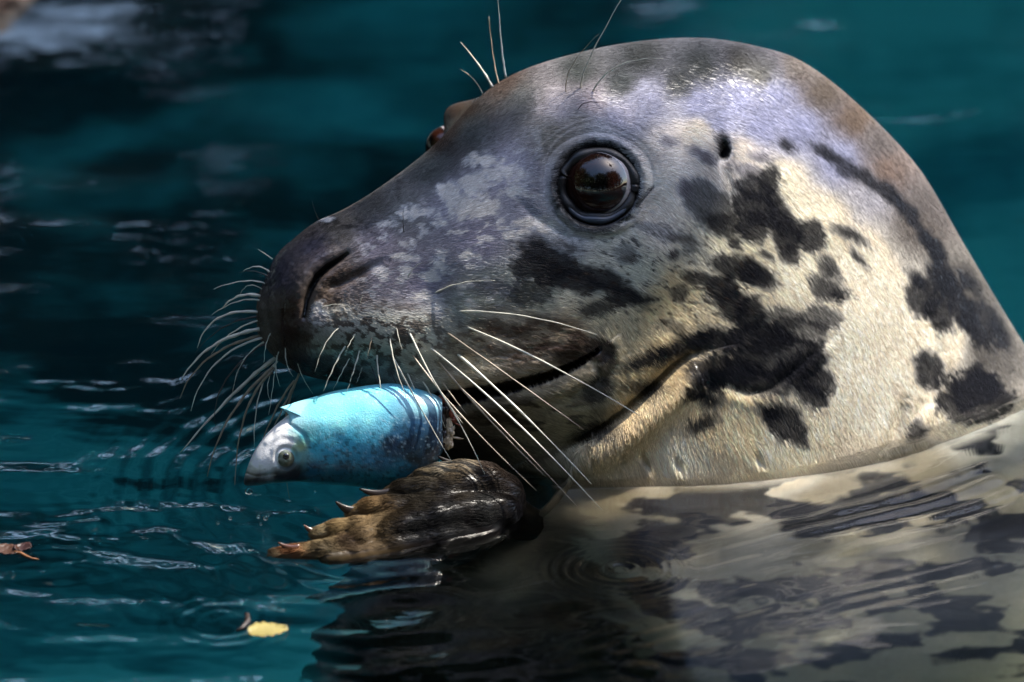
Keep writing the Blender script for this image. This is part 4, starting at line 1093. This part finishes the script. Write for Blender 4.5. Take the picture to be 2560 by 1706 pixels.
fish_mat = tint_mat('wet fish skin', rough=0.28, spec=0.7, coat=0.35, coat_rough=0.18, bump=0.4, bscale=1700)
fish = bpy.data.objects.new('fish', None); COL.objects.link(fish)
tag(fish, "half-eaten blue and silver fish hanging head down from the seal's mouth", 'fish')
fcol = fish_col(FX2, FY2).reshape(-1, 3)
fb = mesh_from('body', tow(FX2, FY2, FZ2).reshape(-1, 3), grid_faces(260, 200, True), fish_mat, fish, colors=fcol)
# loose flap of skin behind the head
fl = []
fl_out = [Z5(620, 262), Z5(560, 278), Z5(480, 302), Z5(400, 328), Z5(345, 346), Z5(372, 358), Z5(398, 382), Z5(413, 404), Z5(420, 470), Z5(470, 535), Z5(560, 560), Z5(640, 420)]
bm = bmesh.new(); top_, bot_ = [], []
for (x, y) in fl_out:
    z = fz0 + 30 + 0.42 * min(110, max(0, y - 990))
    top_.append(bm.verts.new(V(x, y, z + 4))); bot_.append(bm.verts.new(V(x, y, z)))
ctr = Z5(520, 420); zc_ = fz0 + 66
ct = bm.verts.new(V(*ctr, zc_ + 4)); cb = bm.verts.new(V(*ctr, zc_))
n_ = len(top_)
for k in range(n_):
    k2 = (k + 1) % n_
    bm.faces.new((ct, top_[k], top_[k2])); bm.faces.new((cb, bot_[k2], bot_[k])); bm.faces.new((top_[k], bot_[k], bot_[k2], top_[k2]))
bmesh.ops.recalc_face_normals(bm, faces=bm.faces)
bmesh.ops.subdivide_edges(bm, edges=bm.edges, cuts=3, use_grid_fill=True)
me = bpy.data.meshes.new('skin_flap'); bm.to_mesh(me); bm.free()
vv = np.zeros(len(me.vertices) * 3); me.vertices.foreach_get('co', vv); qx, qy, qz = topic(vv.reshape(-1, 3))
at = me.color_attributes.new('tint', 'FLOAT_COLOR', 'POINT'); c4 = np.ones((len(qx), 4), np.float32); c4[:, :3] = fish_col(np.maximum(qx, 760), np.minimum(qy, 1040)); at.data.foreach_set('color', c4.ravel())
for p in me.polygons: p.use_smooth = True
me.materials.append(fish_mat)
o = bpy.data.objects.new('skin_flap', me); COL.objects.link(o); o.parent = fish
# the fish's eye
def fish_surf_z(x, y):
    k = np.argmin((FX2 - x) ** 2 + (FY2 - y) ** 2 + 1e6 * (np.sin(ph)[None, :] < 0))
    return FZ2.ravel()[k]
zfe = fish_surf_z(*FE)
def disc(name, x, y, z, r, hgt, mat, parent):
    bm = bmesh.new(); bmesh.ops.create_uvsphere(bm, u_segments=40, v_segments=20, radius=1)
    for v in bm.verts:
        c = v.co.copy(); v.co = V(x + c.x * r, y - c.y * r, z + c.z * hgt)
    me = bpy.data.meshes.new(name); bm.to_mesh(me); bm.free(); me.materials.append(mat)
    for p in me.polygons: p.use_smooth = True
    o = bpy.data.objects.new(name, me); COL.objects.link(o); o.parent = parent; return o
e1 = disc('eye', FE[0], FE[1], zfe - 6, 23, 11, simple_mat('fish eye iris', (.16, .18, .13), .18, .7, coat=.8, noise_scale=900, amt=.9), fish)
disc('pupil', FE[0] + 1, FE[1] - 2, zfe + 2, 9, 5, simple_mat('fish pupil', (.01, .01, .012), .1, .7, coat=1), e1)
# torn end
fleshes = [simple_mat('red flesh', (.34, .07, .03), .3, .6, coat=.5, noise_scale=700, amt=.6), simple_mat('pale flesh', (.62, .48, .32), .3, .6, coat=.5, noise_scale=700, amt=.4), simple_mat('dark gut', (.03, .015, .012), .3, .6, coat=.6)]
def shred(x, y, z, rx, ry, rot, mat, seed):
    bm = bmesh.new(); bmesh.ops.create_icosphere(bm, subdivisions=4, radius=1)
    for v in bm.verts:
        c = v.co.copy(); k = 1 + 0.45 * mnoise.noise(c * 1.7 + Vector((seed, 0, 0))) + 0.22 * mnoise.noise(c * 5 + Vector((0, seed, 0)))
        c *= k; cr, sr = math.cos(rot), math.sin(rot)
        v.co = V(x + (c.x * rx * cr - c.y * ry * sr), y + (c.x * rx * sr + c.y * ry * cr), z + c.z * min(rx, ry) * .8)
    me = bpy.data.meshes.new('torn_flesh'); bm.to_mesh(me); bm.free(); me.materials.append(mat)
    for p in me.polygons: p.use_smooth = True
    o = bpy.data.objects.new('torn_flesh', me); COL.objects.link(o); o.parent = fish
zt = fz0 - 12
for i, (X_, Y_, a, b, r_, mi) in enumerate(((1530, 290, 14, 8, .5, 0), (1560, 300, 9, 6, 1, 0), (1595, 385, 10, 15, .3, 0), (1620, 430, 12, 6, -.3, 0), (1570, 250, 6, 10, .2, 2), (1560, 350, 12, 20, 0, 2), (1570, 470, 10, 20, .1, 1), (1585, 520, 11, 16, .2, 1), (1560, 590, 12, 18, .1, 1), (1575, 620, 8, 12, .6, 1), (1620, 565, 20, 2.5, .15, 1), (1640, 470, 13, 2, .5, 0), (1530, 420, 14, 34, 0, 2), (1530, 560, 14, 24, 0, 2), (1610, 350, 5, 9, -.6, 0), (1650, 410, 10, 1.6, .5, 1))):
    shred(*Z5(X_, Y_), zt, a, b, r_, fleshes[mi], i * 3.1)

# ------------------------------------------------------------------ floating leaves and twig
def at_water(px, py):
    w = on_water(np.array(float(px)), np.array(float(py)))
    return Vector((w[0], w[1], float(water_height(w[0], w[1]))))
def flat_leaf(name, px0, py0, px1, py1, wid, mat, label, cat, curl=0.0008, serr=0.0, seedk=0):
    a, b = at_water(px0, py0), at_water(px1, py1)
    d = (b - a); ln = d.length; u = d.normalized(); v = Vector((-u.y, u.x, 0)).normalized()
    bm = bmesh.new(); n_ = 22; rows = []
    for k in range(n_ + 1):
        t = k / n_; hw = wid * (math.sin(math.pi * (0.03 + 0.94 * t ** 0.85)) ** 0.8) * (1 + serr * (k % 2)) * (1 + 0.12 * math.sin(k * 1.3 + seedk))
        row = []
        for j in range(-3, 4):
            q = j / 3
            z = 0.0007 + curl * (q * q) + 0.0004 * math.sin(5 * t + q + seedk)
            row.append(bm.verts.new(a + d * t + v * (hw * q) + Vector((0, 0, z))))
        rows.append(row)
    for k in range(n_):
        for j in range(6): bm.faces.new((rows[k][j], rows[k + 1][j], rows[k + 1][j + 1], rows[k][j + 1]))
    me = bpy.data.meshes.new(name); bm.to_mesh(me); bm.free(); me.materials.append(mat)
    for p in me.polygons: p.use_smooth = True
    o = bpy.data.objects.new(name, me); COL.objects.link(o)
    so = o.modifiers.new('thickness', 'SOLIDIFY'); so.thickness = 0.00035
    tag(o, label, cat); return o
ylw = simple_mat('yellow leaf', (.25, .21, .07), .5, .4, noise_scale=160, amt=.35, bump=.4, bscale=900)
brn = simple_mat('brown leaf', (.045, .018, .01), .5, .4, noise_scale=160, amt=.5, bump=.4, bscale=900)
yl = flat_leaf('leaf', 622, 1584, 718, 1572, .0060, ylw, 'small yellow serrated leaf floating below the dark reflection of the flipper', 'leaf', serr=.10)
flat_leaf('leaf', -10, 1372, 46, 1386, .0045, brn, 'curled reddish brown leaf cut by the left edge of the picture', 'leaf', seedk=2)
flat_leaf('leaf', 40, 1371, 76, 1378, .0038, simple_mat('dark leaf', (.03, .012, .012), .5, .4, noise_scale=200), 'tiny dark leaf scrap just above the twig at the left', 'leaf', seedk=3)
def twig(pts, rad, name, label, cat, mat):
    vs, fs = tube([at_water(*p) + Vector((0, 0, .0006)) for p in pts], rad, 7)
    o = mesh_from(name, np.array([tuple(v) for v in vs]), fs, mat); tag(o, label, cat); return o
twm = simple_mat('twig bark', (.24, .11, .05), .6, .4, noise_scale=300, amt=.5)
twig([(36, 1384), (52, 1386), (66, 1394), (80, 1399), (96, 1401)], [.0007, .0006, .0006, .0004, .0002], 'twig', 'thin orange-brown twig floating beside the leaves at the left edge', 'twig', twm)
twig([(590, 1574), (606, 1568), (620, 1556), (618, 1540), (612, 1536)], [.0003, .0009, .0012, .0009, .0002], 'seed_pod', 'dark curved seed husk floating on the ring of ripples above the yellow leaf', 'seed pod', simple_mat('dark husk', (.02, .012, .01), .5))

# ------------------------------------------------------------------ drops
dm_ = bpy.data.materials.new('drop water'); dm_.use_nodes = True
for nd in list(dm_.node_tree.nodes): dm_.node_tree.nodes.remove(nd)
g_ = dm_.node_tree.nodes.new('ShaderNodeBsdfGlass'); g_.inputs['IOR'].default_value = 1.333; g_.inputs['Roughness'].default_value = 0
oo_ = dm_.node_tree.nodes.new('ShaderNodeOutputMaterial'); dm_.node_tree.links.new(g_.outputs[0], oo_.inputs['Surface'])
def drop(px, py, z, r, label, st_=1.0):
    bm = bmesh.new(); bmesh.ops.create_uvsphere(bm, u_segments=24, v_segments=16, radius=r * S)
    for v in bm.verts: v.co.z *= st_
    me = bpy.data.meshes.new('water_drop'); bm.to_mesh(me); bm.free(); me.materials.append(dm_)
    for p in me.polygons: p.use_smooth = True
    o = bpy.data.objects.new('water_drop', me); COL.objects.link(o); o.location = V(px, py, z); tag(o, label, 'water drop', 'drops of water round the fish and flipper'); return o
drop(622, 1229, fz0 + 30, 9, "clear round water drop hanging under the fish's snout", 1.05)
for (x, y, r, lb) in ((788, 1228, 3, 'tiny bright drop above the water right of the hanging drop'), (646, 1292, 5, 'leftmost of the small splash drops over the water left of the flipper'), (664, 1296, 6, 'largest of the small splash drops left of the flipper'),
                   (652, 1310, 4, 'lowest of the small splash drops left of the flipper'), (576, 1296, 5, 'bright lone drop over the water well left of the flipper'), (545, 1308, 4, 'farthest left of the splash drops over the teal water'), (672, 1288, 3, 'topmost tiny splash drop beside the flipper')):
    drop(x, y, zwater(y, 14), r, lb)

# ------------------------------------------------------------------ leafy branch added out of frame to shade snout, crown and shoulder
def build_shade_branch():
    t = bpy.data.objects.new('added_shade_branch', None); COL.objects.link(t)
    tag(t, 'leafy branch added out of frame to shade snout, crown and shoulder', 'shade foliage')
    sd = np.array(sdir); pts = []
    rg = np.random.default_rng(5)
    while len(pts) < 230:
        x, y = rg.uniform(560, 1900), rg.uniform(40, 1020)
        lim = np.interp(x, [560, 900, 1100, 1500, 1900], [900, 900, 1000, 900, 330])
        if y > lim + rg.normal(0, 40): continue
        if fbm(np.array(x / 260), np.array(y / 260), 201, 2) > 0.30: continue
        pts.append(tow(x, y, 300) + sd * rg.uniform(1.25, 1.9))
    while len(pts) < 760:      # more leaves, added to shade the shoulder
        x, y = rg.uniform(1250, 2650), rg.uniform(1270, 1800)
        if fbm(np.array(x / 300), np.array(y / 200), 205, 2) > 0.25: continue
        pts.append(tow(x, y, zwater(y) - 60) + sd * rg.uniform(1.3, 1.9))
    p = np.array(pts); t.location = Vector(p.mean(0))
    nl = len(p); c = p - p.mean(0)
    a1 = rg.normal(0, 1, (nl, 3)); a1 /= np.linalg.norm(a1, axis=1)[:, None]
    a2 = np.cross(a1, rg.normal(0, 1, (nl, 3))); a2 /= np.linalg.norm(a2, axis=1)[:, None]
    l = rg.uniform(.012, .022, nl)[:, None]
    q = np.stack([c - a1 * l, c - a1 * l * .2 + a2 * l * .55, c + a1 * l, c - a1 * l * .2 - a2 * l * .55], 1).reshape(-1, 3)
    o = mesh_from('foliage', q, np.arange(nl * 4).reshape(-1, 4), leaf_mat, t, smooth_sh=False); o['kind'] = 'stuff'
    ends = c[rg.integers(0, nl, 14)]
    root = Vector((0.9, 0.6, 0.55))
    v0, f0 = tube([root, root * .5, Vector((0, 0, 0)), Vector(ends[0])], [.02, .013, .006, .002], 8); v0 = list(v0); f0 = list(f0)
    for e in ends[1:]:
        e = Vector(e); v2, f2 = tube([Vector((0, 0, 0)), e * .5 + Vector((0, 0, .02)), e], [.004, .0025, .001], 6)
        k = len(v0); v0 += v2; f0 += [tuple(i + k for i in f) for f in f2]
    mesh_from('limb', np.array([tuple(v) for v in v0]), f0, bark_mat, t)
build_shade_branch()

# ------------------------------------------------------------------ rock in the far left corner
def rock(loc, size, seed, label):
    bm = bmesh.new(); bmesh.ops.create_icosphere(bm, subdivisions=5, radius=1)
    for v in bm.verts:
        c = v.co.copy(); k = 1 + .35 * mnoise.noise(c * 1.1 + Vector((seed, 1, 2))) + .12 * mnoise.noise(c * 4 + Vector((seed, 5, 2)))
        v.co = Vector((c.x * size[0], c.y * size[1], c.z * size[2])) * k
    me = bpy.data.meshes.new('rock'); bm.to_mesh(me); bm.free(); me.materials.append(simple_mat('wet rock', (.08, .045, .035), .6, .5, noise_scale=30, amt=.7, bump=.8, bscale=90))
    for p in me.polygons: p.use_smooth = True
    o = bpy.data.objects.new('rock', me); COL.objects.link(o); o.location = loc; tag(o, label, 'rock'); return o
w = on_water(np.array(-30.0), np.array(0.0))
rock((w[0] - .01, w[1] + .03, .0), (.03, .04, .025), 3, 'dark wet rock just showing in the far left corner of the pool')
